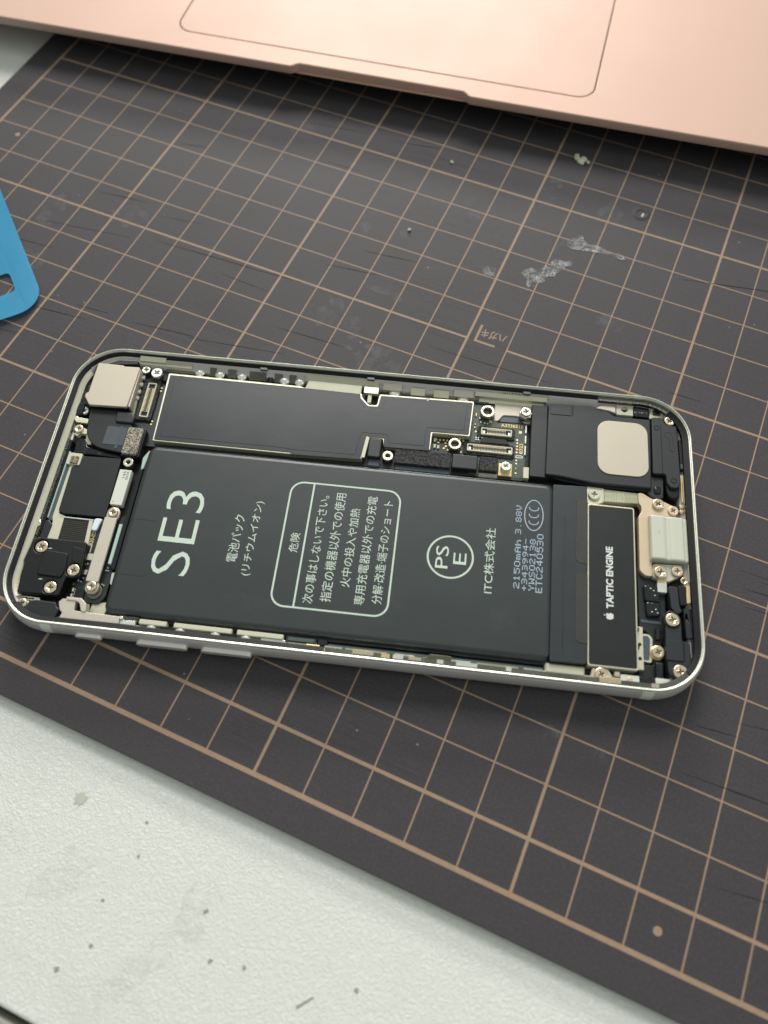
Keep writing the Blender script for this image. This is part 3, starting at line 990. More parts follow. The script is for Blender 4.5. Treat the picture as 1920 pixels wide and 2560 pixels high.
for x, y, w, h, mtl in [(93.2, 59.0, 1.4, .95, "black"), (92.3, 58.9, .3, .5, "silver"), (94.9, 59.4, .25, .5, "silver"), (92.6, 57.9, .25, .3, "silver"), (93.4, 57.75, .4, .25, "silver"), (94.1, 57.7, .3, .28, "silver"),
                        (91.8, 53.8, .3, .28, "silver"), (92.3, 53.75, .3, .28, "silver"), (91.8, 53.3, .3, .28, "silver"), (92.35, 53.25, .3, .28, "silver"), (93.1, 53.9, .4, .22, "silver"),
                        (82.75, 51.9, .5, .9, "creampale"), (82.8, 50.3, .5, .9, "creampale"), (83.6, 50.2, .5, .8, "creampale"), (91.5, 59.5, .22, .8, "gold"), (91.4, 57.2, .22, .3, "silver"), (91.4, 56.4, .22, .3, "silver"),
                        (88.2, 53.0, .5, .22, "silver"), (86.9, 53.0, .4, .2, "silver"), (89.7, 48.75, .3, .2, "silver"), (90.2, 48.72, .3, .2, "silver")]:
    box("component", x, y, x + w, y + h, 2.5, 2.95, mtl, pcb, .04, .03)
for y0, y1 in ((56.2, 58.3), (53.6, 55.6), (50.6, 53.0)):
    box("ground_strip", 102.62, y0, 102.95, y1, 2.5, 2.95, "silver", pcb, .1, .05)
box("ground_tab", 102.5, 44.5, 103.7, 47.2, 1.6, 3.6, "creampale", pcb, .1, .08)
standoff(94.0, 60.2, 4.3, 1.62, .98, 2.5, "screw", True)
standoff(87.4, 51.1, 4.1, 1.45, .85, 2.5, "screw", True)
standoff(73.2, 46.5, 4.0, 1.2, .52, 2.4, "screw")
standoff(17.75, 38.6, 4.1, 1.1, .5, 2.4, "screw")
screw(94.0, 60.2, 3.0, .8, "screw")
# steel plate behind the board
plate("ground_bracket", rpoly([(95.6, 58.7), (95.6, 64.3), (103.9, 64.3), (103.9, 58.9), (102.5, 58.8), (101.0, 60.6), (97.6, 60.5), (96.6, 58.9)], .5), 1.6, 2.75, "steel", ph, .15, 2)
plate("bracket_tab", rpoly([(96.8, 58.9), (97.6, 60.7), (101.0, 60.8), (102.2, 58.95)], .4), 1.6, 2.45, "teal", ph, .1)
standoff(102.4, 60.6, 4.0, 1.35, .5, 2.4, "screw")
plate("screw_collar", circ(102.4, 60.6, 1.42, 6), 3.5, 4.35, "screw", ph, .12, 2)
screw(102.4, 60.6, 4.95, 1.15, "screw", h=.75)
plate("gold_lug", rrect(97.2, 44.8, 100.1, 47.9, .12, 3), 2.4, 3.1, "gold", ph, .08)
plate("screw_collar", circ(98.7, 46.6, 1.15, 20), 3.0, 3.7, "screw", ph, .1)
screw(98.7, 46.6, 4.3, 1.12, "silver", h=.7)
# connectors covers and foam along the battery side
plate("cover_cap", rrect(68.8, 45.4, 71.6, 50.1, .5, 4), 2.6, 4.75, "greyplast", ph, .25, 3)
box("flex_tail", 69.0, 43.6, 71.7, 45.6, 2.2, 3.7, "bluefilm", ph, .2, .3)
plate("foam_strip", rrect(74.7, 44.85, 86.8, 48.5, .25, 3), 2.6, 4.15, "foamdark", ph, .15, 2)
box("foam_edge", 74.8, 48.35, 80.0, 48.95, 2.6, 4.05, "creampale", ph, .1, .05)
box("flex_tail", 74.8, 43.5, 86.9, 45.0, 1.8, 3.3, "bluefilm", ph, .2, .3)
plate("cover_cap", rrect(87.1, 45.0, 92.6, 48.5, .3, 4), 2.6, 4.2, "greyplast", ph, .25, 3)
plate("foam_strip", rrect(93.0, 45.0, 96.9, 48.5, .3, 4), 2.6, 4.15, "foamdark", ph, .2, 2)
box("flex_tail", 93.0, 44.0, 97.0, 45.2, 1.8, 3.2, "steel", ph, .2, .3)

# ---------------- far wall furniture: springs, clips and the sloping cream panel
def wedge(name, x0, x1, ya, za, yb, zb, th, mat, parent=ph):
    """sheet sloping from (ya,za) up to (yb,zb)"""
    vs = []
    for x in (x0, x1):
        for y, z in ((ya, za), (yb, zb), (yb, zb - th), (ya, za - th)):
            vs.append((x * S, y * S, z * S))
    me = bpy.data.meshes.new(name)
    me.from_pydata(vs, [], [(0, 1, 2, 3), (7, 6, 5, 4), (0, 4, 5, 1), (1, 5, 6, 2), (2, 6, 7, 3), (3, 7, 4, 0)])
    bm = bmesh.new()
    bm.from_mesh(me)
    bmesh.ops.recalc_face_normals(bm, faces=bm.faces)
    bm.to_mesh(me)
    bm.free()
    return link(name, me, mat, parent)


wp = wedge("wall_panel", 91.5, 107.4, 64.35, 3.0, 65.2, 5.15, .4, "creampale")
wedge("wall_panel_foot", 92.0, 106.5, 63.4, 2.7, 64.4, 3.0, .3, "cream")
me = text_mesh("W1522G0E", (96.9, 0), (6.3, 0), (0, 1.15), 0)
for v in me.vertices:
    t = v.co.y / S
    v.co.y = (64.35 + .85 * (.9 + t) / 2.15 - .03) * S
    v.co.z = (3.0 + (.9 + t)) * S
link("print_word", me, "ink", wp)
plate("panel_holes", rrect(91.2, 63.0, 94.2, 63.45, .1, 3), 2.6, 2.95, "ink", ph, .05)
wedge("wall_panel", 19.8, 26.0, 64.2, 3.2, 65.1, 5.0, .4, "cream")
wedge("wall_panel", 52.5, 69.2, 64.0, 3.9, 65.0, 5.0, .4, "creampale")
wedge("wall_panel", 14.0, 20.0, 64.6, 5.0, 65.6, 5.55, .4, "creampale")
for x in (27.8, 32.5, 37.6, 47.5, 51.0):
    d = link("contact_dome", lathe_mesh([(1.25, 0), (1.2, .35), (.85, .6), (.3, .7), (.1, .7)], 20), "silver", ph)
    d.location = (x * S, 64.0 * S, 3.2 * S)
for x0, x1 in ((30.2, 31.6), (34.4, 36.3), (39.4, 43.2), (45.2, 47.0), (48.6, 50.2)):
    wedge("contact_spring", x0, x1, 63.4, 3.2, 64.9, 4.4, .25, "chrome")
for x0, x1 in ((26.6, 29), (31.8, 34), (36.5, 39), (43.4, 45)):
    plate("spring_holder", rpoly([(x0, 63.2), (x1, 63.2), (x1 - .3, 64.9), (x0 + .3, 64.9)], .3), 2.4, 3.6, "blackgloss", ph, .25, 2)
for x0, x1 in ((70.2, 74.4), (86.2, 90.6)):
    wedge("contact_spring", x0, x1, 63.6, 3.9, 64.9, 4.7, .35, "steel")
for x0, x1 in ((76.5, 79.7), (81.7, 85.1)):
    wedge("contact_spring", x0, x1, 63.3, 3.3, 64.6, 4.2, .3, "cream")
for x in (72.8, 88.4):
    d = link("contact_dome", lathe_mesh([(1.3, 0), (1.2, .35), (.8, .6), (.3, .7), (.1, .7)], 20), "silver", ph)
    d.location = (x * S, 63.5 * S, 2.9 * S)
for x in (42.0, 66.5, 101.5):
    box("ledge_mark", x, W - 2.5, x + 1.6, W - 1.9, 5.0, 5.66, "teal", ph, .1, .05)

# ---------------- camera corner
camm = plate("camera_module", rrect(4.5, 51.3, 14.6, 62.6, .8, 5), 1.5, 5.2, "black", ph, .2, 2)
plate("steel_cover", rpoly([(5.0, 62.5), (11.0, 62.4), (11.0, 62.15), (14.8, 62.3), (14.5, 51.4), (6.0, 51.1), (4.4, 53.3), (4.5, 54.2), (4.95, 54.3)], .45), 4.9, 5.7, "camplate", camm, .15, 3)
box("cover_side", 14.5, 51.8, 15.0, 62.0, 2.6, 5.3, "steel", camm, .1, .1)
plate("camera_flex", [(5.9, 51.2), (6.1, 48.6), (6.5, 46.8)] + [(12.4 - 5.9 * math.cos(math.radians(a)), 46.5 - 5.4 * math.sin(math.radians(a))) for a in range(5, 86, 8)] + [(16.2, 40.6), (16.4, 47.2), (14.4, 51.2)], 3.2, 4.2, "satin", camm, .15, 2)
plate("clear_tape", rrect(11.0, 42.4, 15.6, 47.0, .3, 4), 4.1, 4.27, "clear", camm, .03)
box("tape_glint", 13.9, 41.5, 14.5, 47.2, 4.2, 4.30, "bluefilm", camm, .1, .02)
plate("flex_tab", rpoly([(12.2, 50.8), (15.6, 50.8), (16.6, 49.8), (16.4, 48.0), (12.4, 48.0)], .5), 3.6, 4.7, "greyplast", camm, .3, 3)
plate("foam_pad", rrect(15.9, 40.2, 19.3, 46.9, .5, 4), 3.0, 4.85, "foam", ph, .15, 2)
plate("foam_tray", rrect(15.6, 39.8, 19.8, 47.3, .6, 4), 2.2, 4.2, "black", ph, .2, 2)
for y in (61.4, 59.4, 57.4, 55.7):
    box("spring_finger", 14.6, y - .55, 15.5, y + .5, 2.4, 3.4, "silver", ph, .2, .25)
wedge("ground_spring", 14.7, 15.4, 51.3, 2.8, 54.8, 3.4, .3, "cream")
plate("black_bracket", rpoly([(2.6, 50.5), (3.6, 57.5), (4.4, 57.5), (4.6, 49.3), (3.0, 49.0)], .5), 1.6, 4.3, "blackgloss", ph, .4, 3)
plate("black_bracket", rpoly([(8.2, 62.9), (13.6, 63.6), (13.6, 64.6), (9, 64.4), (5.5, 62.5)], .3), 1.6, 4.8, "satin", ph, .2, 2)
screw(15.5, 63.0, 4.0, 1.0)
plate("screw_collar", circ(18.3, 62.2, 1.4, 6), 3.0, 3.9, "screw", ph, .1)
screw(18.3, 62.2, 4.4, 1.3, "silver")
plate("board_mask", rpoly([(16.8, 63.9), (20.6, 63.5), (20.8, 60.6), (19.4, 61.0), (17, 61.3)], .5), 2.5, 3.3, "black", ph, .2, 2)
screw(4.5, 50.6, 4.0, 1.0, "silver")
screw(4.6, 45.8, 4.0, 1.02, "screwgold")
screw(2.7, 59.2, 3.7, .75, "screw")
screw(2.5, 45.3, 3.9, .7, "recess")
screw(2.6, 22.2, 4.2, .95, "screw")
plate("clip_spring", rpoly([(2.6, 48.5), (3.4, 49.0), (3.8, 48.6), (6.2, 48.4), (6.3, 47.2), (3.6, 47.3)], .2), 3.5, 4.1, "cream", ph, .12, 2)
plate("clip_spring", rpoly([(3.4, 44.9), (4.6, 44.2), (5.2, 45.0), (6.4, 44.9), (6.3, 45.9), (5.6, 46.2), (3.8, 44.7), (4.0, 41.0), (3.2, 41.0)], .15), 2.8, 3.5, "cream", ph, .1)
plate("black_well", rpoly([(4.6, 44.0), (6.8, 43.9), (7.4, 42.0), (15.6, 40.6), (15.6, 39.8), (4.6, 40.2)], .4), 1.5, 3.1, "blackgloss", ph, .3, 2)
wedge("cream_fin", 6.6, 7.9, 42.6, 2.9, 44.9, 3.6, .3, "cream")

# ---------------- earpiece side
box("earpiece_mesh", 3.0, 19.5, 3.55, 43.2, 1.6, 4.0, "mesh", ph, .2, .2)
box("mesh_carrier", 3.5, 20.5, 4.0, 43.0, 1.6, 3.7, "black", ph, .2, .2)
box("clear_edge", 4.0, 24.0, 4.3, 40.2, 1.6, 3.5, "greenish", ph, .1, .1)
box("blue_flex", 4.3, 23.6, 5.2, 40.2, 1.6, 3.1, "bluefilm", ph, .1, .1)
plate("black_carrier", rpoly([(3.6, 23.2), (4.6, 23.6), (5.6, 22.6), (5.4, 19.2), (3.8, 19.0)], .4), 1.6, 3.5, "satin", ph, .2, 2)
ant = plate("antenna_plate", rpoly([(5.05, 36.9), (5.9, 36.9), (6.1, 25.3), (7.5, 24.9), (7.7, 18.9), (5.3, 18.9), (5.4, 23.2), (5.0, 24.4)], .15), 1.8, 3.25, "creampale", ph, .06)
plate("antenna_tab", rrect(4.2, 36.9, 7.25, 39.75, .25, 4), 2.6, 3.65, "creampale", ant, .08)
plate("foam_dot", rrect(5.0, 37.1, 6.75, 38.9, .15, 3), 3.6, 3.95, "foambrown", ant, .1)
plate("antenna_leg", rpoly([(12.9, 24.7), (13.7, 24.7), (14.3, 18.7), (13.4, 18.7)], .1), 1.8, 3.3, "creampale", ant, .06)
plate("dark_plate", rpoly([(5.75, 36.5), (7.4, 36.5), (7.6, 39.2), (15.9, 39.5), (16.2, 25.3), (7.0, 25.2), (6.0, 25.8)], .35), 2.2, 3.65, "plate", ph, .12, 2)
flx = plate("striped_flex", rrect(7.5, 18.6, 13.3, 24.5, .1, 3), 2.0, 3.2, "black", ph, .06)
group_mesh("trace_lines", [(7.7, 19.1 + k * .42, 13.1, 19.2 + k * .42, 3.15, 3.22) for k in range(12)], "olive", flx, "stuff")
plate("flex_edge_line", rrect(7.4, 24.4, 13.9, 24.65, .05, 2), 2.6, 3.35, "printwhite", ph, .03)
sb = plate("sensor_board", rpoly([(13.6, 24.9), (16.4, 24.9), (20.6, 26.5), (20.8, 8.2), (19.6, 6.6), (13.9, 6.8), (13.9, 19)], .6), 1.6, 3.0, "pcb", ph, .08)
plate("sealant_blob", rpoly([(14.0, 22.0), (15.3, 22.0), (15.5, 23.6), (15.9, 24.9), (14.1, 24.9)], .6), 2.9, 3.7, "whiteblue", sb, .25, 3)
vtext("print_word", "820-02", 14.25, 15.05, 18.9, 22.0, 3.03, "gold", sb, .01)
for x, y, w, h, mtl in [(14.9, 15.6, 1.2, 1.4, "creampale"), (14.9, 12.4, .9, 1.0, "cream"), (14.3, 14.6, .3, .25, "silver"), (14.8, 14.5, .3, .25, "silver"), (15.3, 14.6, .25, .25, "silver"), (14.4, 11.5, .25, .25, "silver"), (14.9, 11.4, .3, .25, "silver"), (15.3, 11.5, .25, .25, "silver"), (14.4, 10.9, .3, .3, "silver"), (15.0, 10.7, .25, .25, "silver"),
                        (13.6, 9.9, .5, .5, "olive"), (13.9, 8.6, .35, .75, "cream"), (13.9, 7.4, .35, .75, "cream"), (14.4, 8.9, .22, .2, "silver"), (14.4, 8.4, .22, .2, "silver"), (14.4, 7.9, .22, .2, "silver"), (14.4, 7.4, .22, .2, "silver"), (14.6, 7.4, 1.9, 1.9, "black"),
                        (19.4, 13.6, .25, .25, "silver"), (19.8, 13.6, .25, .25, "silver"), (19.6, 14.2, .25, .25, "silver"), (19.4, 10.6, .25, .25, "silver"), (19.8, 10.4, .25, .25, "silver"), (15.0, 17.2, .25, 1.6, "steel")]:
    box("component", x, y, x + w, y + h, 2.9, 3.4, mtl, sb, .05, .05)
plate("code_label", rrect(16.55, 28.2, 19.1, 36.6, .06, 2), 2.6, 4.2, "white", ph, .04)
vtext("print_word", "5024", 18.2, 18.75, 34.2, 36.2, 4.215, "ink", ph)
vtext("print_word", "145", 17.5, 18.05, 34.6, 36.2, 4.215, "ink", ph)
flat("print_dot", circ(17.1, 28.9, .12, 10), 4.22, "ink", ph)
br = plate("screw_strap", rrect(16.5, 10.7, 19.1, 25.0, .15, 3), 3.9, 4.55, "steel", ph, .12, 2)
plate("strap_end", rrect(16.5, 24.5, 19.2, 27.6, 1.2, 6), 3.4, 4.1, "steel", br, .15, 2)
plate("strap_end", rrect(16.6, 8.3, 19.3, 11.2, 1.2, 6), 3.3, 4.1, "steel", br, .15, 2)
screw(17.9, 26.2, 4.7, 1.05, "screwgold")
screw(18.0, 9.7, 4.7, 1.05, "screwgold")
standoff(18.3, 9.1, 3.3, 1.65, .6, 1.6, "recess", True)
plate("side_rail", rrect(19.7, 15.0, 20.4, 24.0, .1, 3), 2.0, 4.0, "greenish", ph, .1)
plate("black_rail", rrect(20.3, 14.0, 21.4, 40.5, .3, 3), 1.6, 3.8, "blackgloss", ph, .3, 2)
plate("chassis_lip", rpoly([(20.6, 40.0), (21.5, 41.9), (21.9, 41.9), (21.4, 37.5), (20.9, 37.0)], .2), 1.6, 4.0, "greenish", ph, .1)
plate("chassis_lip", rpoly([(20.8, 13.5), (21.7, 13.5), (21.7, 10.5), (21.0, 11)], .4), 1.6, 3.4, "creampale", ph, .1)
plate("chassis_lip", rpoly([(18.4, 6.8), (21.6, 7.4), (21.3, 2.9), (18.0, 3.0)], .1), 1.6, 2.6, "cream", ph, .05)

# front sensor block with three screws
fs_ = plate("sensor_cover", [rpoly([(3.4, 18.2), (4.6, 18.9), (14.6, 18.9), (15.4, 11.3), (12.5, 11.1), (12.2, 6.9), (3.7, 6.7), (3.2, 13.0), (2.9, 13.6)], .6), circ(5.6, 16.9, 1.5, 24), circ(13.5, 12.6, 1.45, 24), circ(10.0, 8.5, 1.45, 24)], 2.2, 4.8, "black", ph, .22, 3)
plate("raised_panel", rpoly([(6.6, 16.2), (11.6, 15.9), (12.0, 12.6), (11.6, 10.6), (6.5, 10.8)], .6), 4.7, 5.15, "black", fs_, .2, 3)
plate("cover_step", rpoly([(11.9, 17.6), (12.6, 17.5), (14.4, 17.2), (14.8, 13.9), (12.7, 14.4)], .5), 4.7, 4.9, "black", fs_, .1, 2)
for x, y in ((5.6, 16.9), (13.5, 12.6), (10.0, 8.5)):
    screw(x, y, 4.75, 1.28, "screwgold", fs_, h=.8)
    plate("screw_seat", circ(x, y, 1.5, 20), 2.2, 4.0, "black", fs_, 0)
for x, y in ((7.0, 16.55), (7.1, 9.85)):
    plate("peel_mark", rpoly([(x, y), (x + .5, y + .22), (x + 1.1, y + .1), (x + .5, y)], .05), 4.7, 4.86, "printwhite", fs_, .01)
plate("corner_foil", rpoly([(3.0, 16), (3.6, 19.5), (4.4, 19.2), (3.4, 15.5)], .2), 2.5, 3.6, "blackgloss", ph, .3, 2)
plate("wire_clip", [rpoly([(3.8, 6.6), (8.2, 6.5), (8.2, 5.7), (3.8, 5.8)], .4), rpoly([(4.1, 6.3), (7.0, 6.25), (7.0, 6.0), (4.1, 6.05)], .15)], 3.2, 3.6, "silver", ph, .08)
plate("screw_lug", rpoly([(3.8, 5.6), (6.8, 5.5), (6.8, 4.0), (5.6, 3.2), (4.2, 3.6)], .7), 3.2, 4.1, "cream", ph, .2, 2)
screw(5.3, 4.7, 4.6, 1.05, "screwgold")
plate("corner_tape", rpoly([(6.8, 5.2), (8.2, 5.6), (12.2, 5.5), (12.6, 4.6), (13.2, 4.3), (12.8, 2.3), (9.0, 2.4), (6.4, 3.4)], .3), 2.2, 4.95, "satin", ph, .2, 2)
sbk = plate("switch_bracket", rpoly([(12.6, 5.7), (13.2, 6.5), (15.9, 6.4), (16.1, 4.3), (25.4, 4.1), (25.5, 2.6), (13.6, 2.5), (13.9, 3.6), (13.2, 4.2)], .2), 3.4, 4.75, "steel", ph, .12, 2)
plate("hook_arm", rpoly([(13.9, 6.9), (17.0, 6.9), (18.2, 5.9), (18.6, 4.2), (17.6, 4.2), (16.8, 5.9), (16.0, 6.2), (14.0, 6.2)], .25), 3.6, 4.95, "steel", sbk, .15, 2)
wedge("fin", 17.2, 18.6, 4.2, 3.4, 6.0, 4.4, .3, "cream", sbk)
box("latch_tab", 25.5, 2.7, 28.6, 3.6, 3.2, 4.4, "silver", sbk, .1, .1)
box("latch_pin", 25.3, 3.6, 26.1, 4.2, 3.4, 4.9, "silver", sbk, .2, .15)
wedge("latch_spring", 26.0, 29.0, 3.5, 3.9, 4.4, 4.5, .25, "chrome", sbk)
# button flex along the near wall
for x0, x1 in ((29.3, 34.8), (36.2, 47.7), (48.7, 57.8)):
    o = box("button_flex_bar", x0, 3.15, x1, 4.15, 1.8, 4.55, "creampale", ph, .15, .12)
for x in (31.8, 37.5, 44.5, 50.5):
    d = link("switch_dome", lathe_mesh([(1.0, 0), (.95, .3), (.6, .5), (.1, .55)], 18), "silver", ph)
    d.location = (x * S, 2.75 * S, 3.9 * S)
for x0, x1 in ((33.6, 36.6), (45.6, 48.8)):
    wedge("switch_spring", x0, x1, 2.4, 3.9, 3.2, 4.3, .2, "chrome")
plate("end_plate", rpoly([(53.6, 3.2), (58.2, 3.2), (58.4, 2.4), (53.2, 2.4)], .08), 2.6, 4.2, "silver", ph, .06)
box("flex_bend", 58.3, 2.9, 64.2, 4.2, 1.8, 4.1, "teal", ph, .2, .4)
box("flex_bend", 58.6, 2.4, 64.4, 3.3, 1.8, 3.9, "creampale", ph, .15, .2)
box("gold_spring", 62.3, 2.4, 65.0, 3.0, 3.2, 4.2, "gold", ph, .15, .12)
box("edge_flex", 65.2, 2.6, 107.8, 3.55, 1.6, 3.9, "teal", ph, .3, .25)
box("edge_well", 64.4, 2.9, 66.4, 4.2, 1.6, 4.2, "black", ph, .3, .2)
for x0, x1, mt in ((66.0, 69.4, "silver"), (70.0, 78.0, "cream"), (79.5, 83.2, "silver"), (90.3, 94.0, "silver"), (95.2, 103.0, "cream"), (104.0, 107.6, "silver")):
    wedge("ledge_spring", x0, x1, 2.25, 4.5, 2.85, 4.75, .3, mt)
for x0, x1, tilt, mt in ((71.5, 75.5, .10, "screwgold"), (77.0, 78.6, .22, "gold"), (79.2, 81.2, .16, "silver"), (82.2, 84.6, .08, "screwgold"), (87.6, 88.8, .18, "silver"), (91.2, 95.2, .20, "silver"), (100.6, 101.6, .15, "silver"), (118.0, 122.0, .25, "screwgold"), (127.6, 129.0, .2, "screwgold")):
    wedge("glint_scallop", x0, x1, 1.45, 5.36, 2.36, 5.42 + tilt, .3, mt)  # ledge scallops in brighter metals, their colours standing in for glints
plate("olive_flex", rpoly([(83.4, 2.4), (85.6, 3.0), (86.2, 3.7), (90.2, 3.7), (91.2, 2.9), (92.6, 2.4)], .3), 3.4, 4.25, "olive", ph, .15, 2)
box("rest_plate", 108.0, 2.5, 115.7, 4.7, 1.6, 3.9, "cream", ph, .3, .4)
box("rest_plate_foot", 108.3, 2.0, 116.2, 2.9, 1.6, 3.7, "chrome", ph, .2, .2)

# ---------------- speaker
box("speaker_flange", 103.75, 44.9, 107.3, 63.3, 1.6, 3.95, "greyplast", ph, .2, .15)
spk = plate("loudspeaker", rpoly([(107.3, 63.2), (112.3, 63.6), (117.1, 63.8), (118.4, 62.9), (120.4, 62.8), (122.0, 61.6), (129.6, 61.6), (129.3, 44.3), (117.0, 44.2), (113.2, 44.7), (110.2, 45.1), (107.0, 45.2)], .5), 1.6, 4.8, "greyplast", ph, .3, 3)
plate("speaker_step", rpoly([(107.8, 62.8), (112.2, 63.1), (112.3, 60.6), (107.6, 60.6)], .3), 4.7, 4.9, "greyplast", spk, .08, 2)
box("speaker_slit", 112.45, 60.5, 112.8, 63.3, 4.6, 4.83, "black", spk, .1, .02)
plate("steel_diaphragm_plate", rrect(118.0, 46.7, 128.8, 60.2, 2.7, 8), 4.7, 4.98, "camplate", spk, .08, 2)
plate("speaker_skirt", rpoly([(106.7, 45.6), (110.0, 44.6), (113.0, 44.2), (117, 43.8), (129.6, 43.9), (129.9, 61.8), (129.0, 61.9), (128, 45.5)], .3), 1.6, 4.0, "black", ph, .2, 2)
plate("far_clip", rpoly([(117.6, 63.4), (119.0, 64.6), (122.2, 64.7), (122.2, 62.6), (120.6, 63.1)], .3), 3.0, 4.5, "steel", ph, .2, 2)
fc = plate("far_contact_block", [rrect(122.3, 62.4, 126.0, 65.2, .2, 3), circ(124.1, 64.0, .75, 18)], 2.6, 4.4, "creampale", ph, .1)
plate("contact_bore", circ(124.1, 64.0, .8, 16), 2.0, 3.6, "blackgloss", fc, 0)
plate("gloss_block", rpoly([(126.1, 62.3), (129.4, 62.2), (129.6, 64.9), (126.0, 65.1)], .4), 2.6, 4.5, "blackgloss", ph, .35, 3)
plate("cream_block", rpoly([(129.5, 62.2), (132.6, 62.3), (132.3, 64.2), (129.8, 64.8)], .3), 2.6, 4.2, "creampale", ph, .1)
plate("gloss_block", rpoly([(130.3, 63.2), (132.0, 63.2), (131.8, 64.3), (130.4, 64.5)], .3), 4.0, 4.5, "blackgloss", ph, .2, 2)
# rubber seal bracket
rb = plate("seal_bracket", rpoly([(129.8, 62.2), (132.2, 62.2), (132.7, 60.6), (135.2, 60.4), (135.4, 46.0), (134.6, 44.8), (133.2, 44.8), (132.5, 45.8), (132.3, 48.0), (129.6, 47.8)], .5), 2.0, 5.0, "greyplast", ph, .2, 2)
plate("panel_line", [rpoly([(132.4, 58.8), (134.2, 58.5), (134.5, 53.8), (133.4, 53.7), (133.3, 57.0), (132.5, 57.2)], .4), rpoly([(132.6, 58.55), (134.0, 58.3), (134.3, 54.0), (133.55, 53.95), (133.5, 57.2), (132.65, 57.4)], .35)], 4.95, 5.05, "greyplast", rb, .03)
for x, y in ((130.8, 59.5), (133.9, 46.6)):
    plate("moulded_ring", [circ(x, y, .62, 22), circ(x, y, .45, 22)], 4.9, 5.06, "black", rb, .02)
box("seal_slot", 131.6, 48.2, 131.8, 60.5, 4.9, 5.03, "black", rb, .05, .01)
screw(133.7, 61.6, 5.1, 1.15, "screwgold")
plate("seal_foot", rpoly([(132.4, 46), (132.7, 43.2), (133.8, 42.5), (135.2, 43.2), (135.4, 46)], .6), 1.8, 4.3, "black", ph, .3, 2)
plate("port_block", rpoly([(129.5, 47.7), (132.2, 47.7), (131.9, 42.6), (129.6, 42.4), (128.5, 43.6), (129.4, 44.6)], .3), 1.8, 4.0, "greyplast", ph, .2, 2)
plate("gloss_lens", rrect(129.9, 43.5, 131.4, 45.3, .5, 5), 3.7, 4.35, "blackgloss", ph, .3, 3)
box("edge_part", 135.5, 49.5, 136.3, 57.2, 2.0, 4.7, "black", ph, .2, .2)
box("edge_glint", 135.6, 49.8, 136.1, 51.0, 4.4, 4.8, "teal", ph, .1, .1)
box("gold_edge_flex", 135.55, 42.0, 135.9, 48.6, 2.0, 4.3, "gold", ph, .1, .1)
box("cream_edge_flex", 135.95, 41.6, 136.3, 48.6, 2.0, 4.4, "cream", ph, .1, .1)
for y in (41.0, 39.9):
    box("edge_pin", 135.0, y - .45, 136.3, y + .35, 3.0, 4.3, "screwgold", ph, .2, .2)

# ---------------- port flex, champagne shield and white cover
fxp = plate("port_flex_plate", rpoly([(116.0, 44.0), (119.6, 43.8), (119.6, 40.5), (117.8, 39.7), (116.0, 39.8)], .3), 1.8, 3.7, "cream", ph, .08)
plate("port_flex", rpoly([(119.4, 43.7), (126.8, 43.5), (126.8, 41.0), (119.4, 40.7)], .1), 1.8, 3.6, "flexribs", ph, .1)
group_mesh("flex_bars", [(120.0 + k * .33, 40.9, 120.17 + k * .33, 43.5, 3.55, 3.64) for k in range(12)], "creampale", fxp, "stuff")
box("flex_stiffener", 119.2, 40.7, 119.45, 43.7, 3.4, 3.85, "silver", ph, .05, .05)
screw(117.5, 41.9, 4.25, 1.25, "creampale", h=.8)
gp = plate("champagne_shield", rpoly([(126.6, 43.4), (127.6, 43.4), (129.5, 42.2), (131.6, 42.0), (134.2, 40.8), (134.4, 38.2), (129.0, 38.0), (129.0, 24.6), (127.6, 24.6), (126.5, 25.6), (126.6, 37.9), (127.3, 39.0), (127.2, 40.3), (126.7, 40.9)], .5), 2.4, 4.05, "champagne", ph, .1, 2)
plate("shield_foot", rpoly([(129.1, 27.4), (135.1, 27.7), (135.0, 25.5), (132.2, 23.8), (129.0, 24.5)], .5), 2.4, 4.0, "whiteplast", gp, .12, 2)
plate("foot_tab", rpoly([(129.4, 27.4), (131.6, 27.4), (131.6, 24.6), (130.4, 24.0), (129.3, 24.6)], .5), 3.9, 4.12, "champagne", gp, .05)
screw(130.6, 40.9, 4.7, 1.2, "screwgold")
screw(133.7, 39.7, 4.5, 1.1, "champagne", h=.6)
screw(130.5, 25.5, 4.75, 1.3, "screwgold")
screw(133.85, 26.1, 4.6, 1.15, "champagne", h=.6)
# white cover: a profile with a shallow groove, run along y
prof3 = [(128.5, 4.0), (128.5, 5.1), (128.75, 5.45), (129.1, 5.55), (131.0, 5.6), (131.4, 5.5), (131.75, 5.25), (132.2, 5.22), (132.6, 5.42), (133.0, 5.5), (134.9, 5.5), (135.15, 5.35), (135.3, 5.1), (135.9, 5.0), (136.2, 4.7), (136.25, 3.0), (128.5, 3.0)]
vs, fs = [], []
ys = [(27.9, .35), (28.05, .08), (28.3, 0), (37.4, 0), (37.65, .08), (37.8, .35)]
for y, dz in ys:
    for x, z in prof3:
        vs.append((x * S, y * S, (z - (dz if z > 4.5 else 0)) * S))
m = len(prof3)
for i in range(len(ys) - 1):
    for k in range(m):
        k2 = (k + 1) % m
        fs.append((i * m + k, i * m + k2, (i + 1) * m + k2, (i + 1) * m + k))
fs += [tuple(range(m - 1, -1, -1)), tuple(range((len(ys) - 1) * m, len(ys) * m))]
me = bpy.data.meshes.new("port_cover")
me.from_pydata(vs, [], fs)
bm = bmesh.new()
bm.from_mesh(me)
bmesh.ops.recalc_face_normals(bm, faces=bm.faces)
bm.to_mesh(me)
bm.free()
pcov = link("port_cover", me, "whiteplast", ph)
plate("moulded_mark", [rrect(130.0, 33.6, 130.5, 34.4, .2, 4), rrect(130.1, 33.7, 130.4, 34.3, .12, 4)], 5.5, 5.62, "whiteplast", pcov, .01)
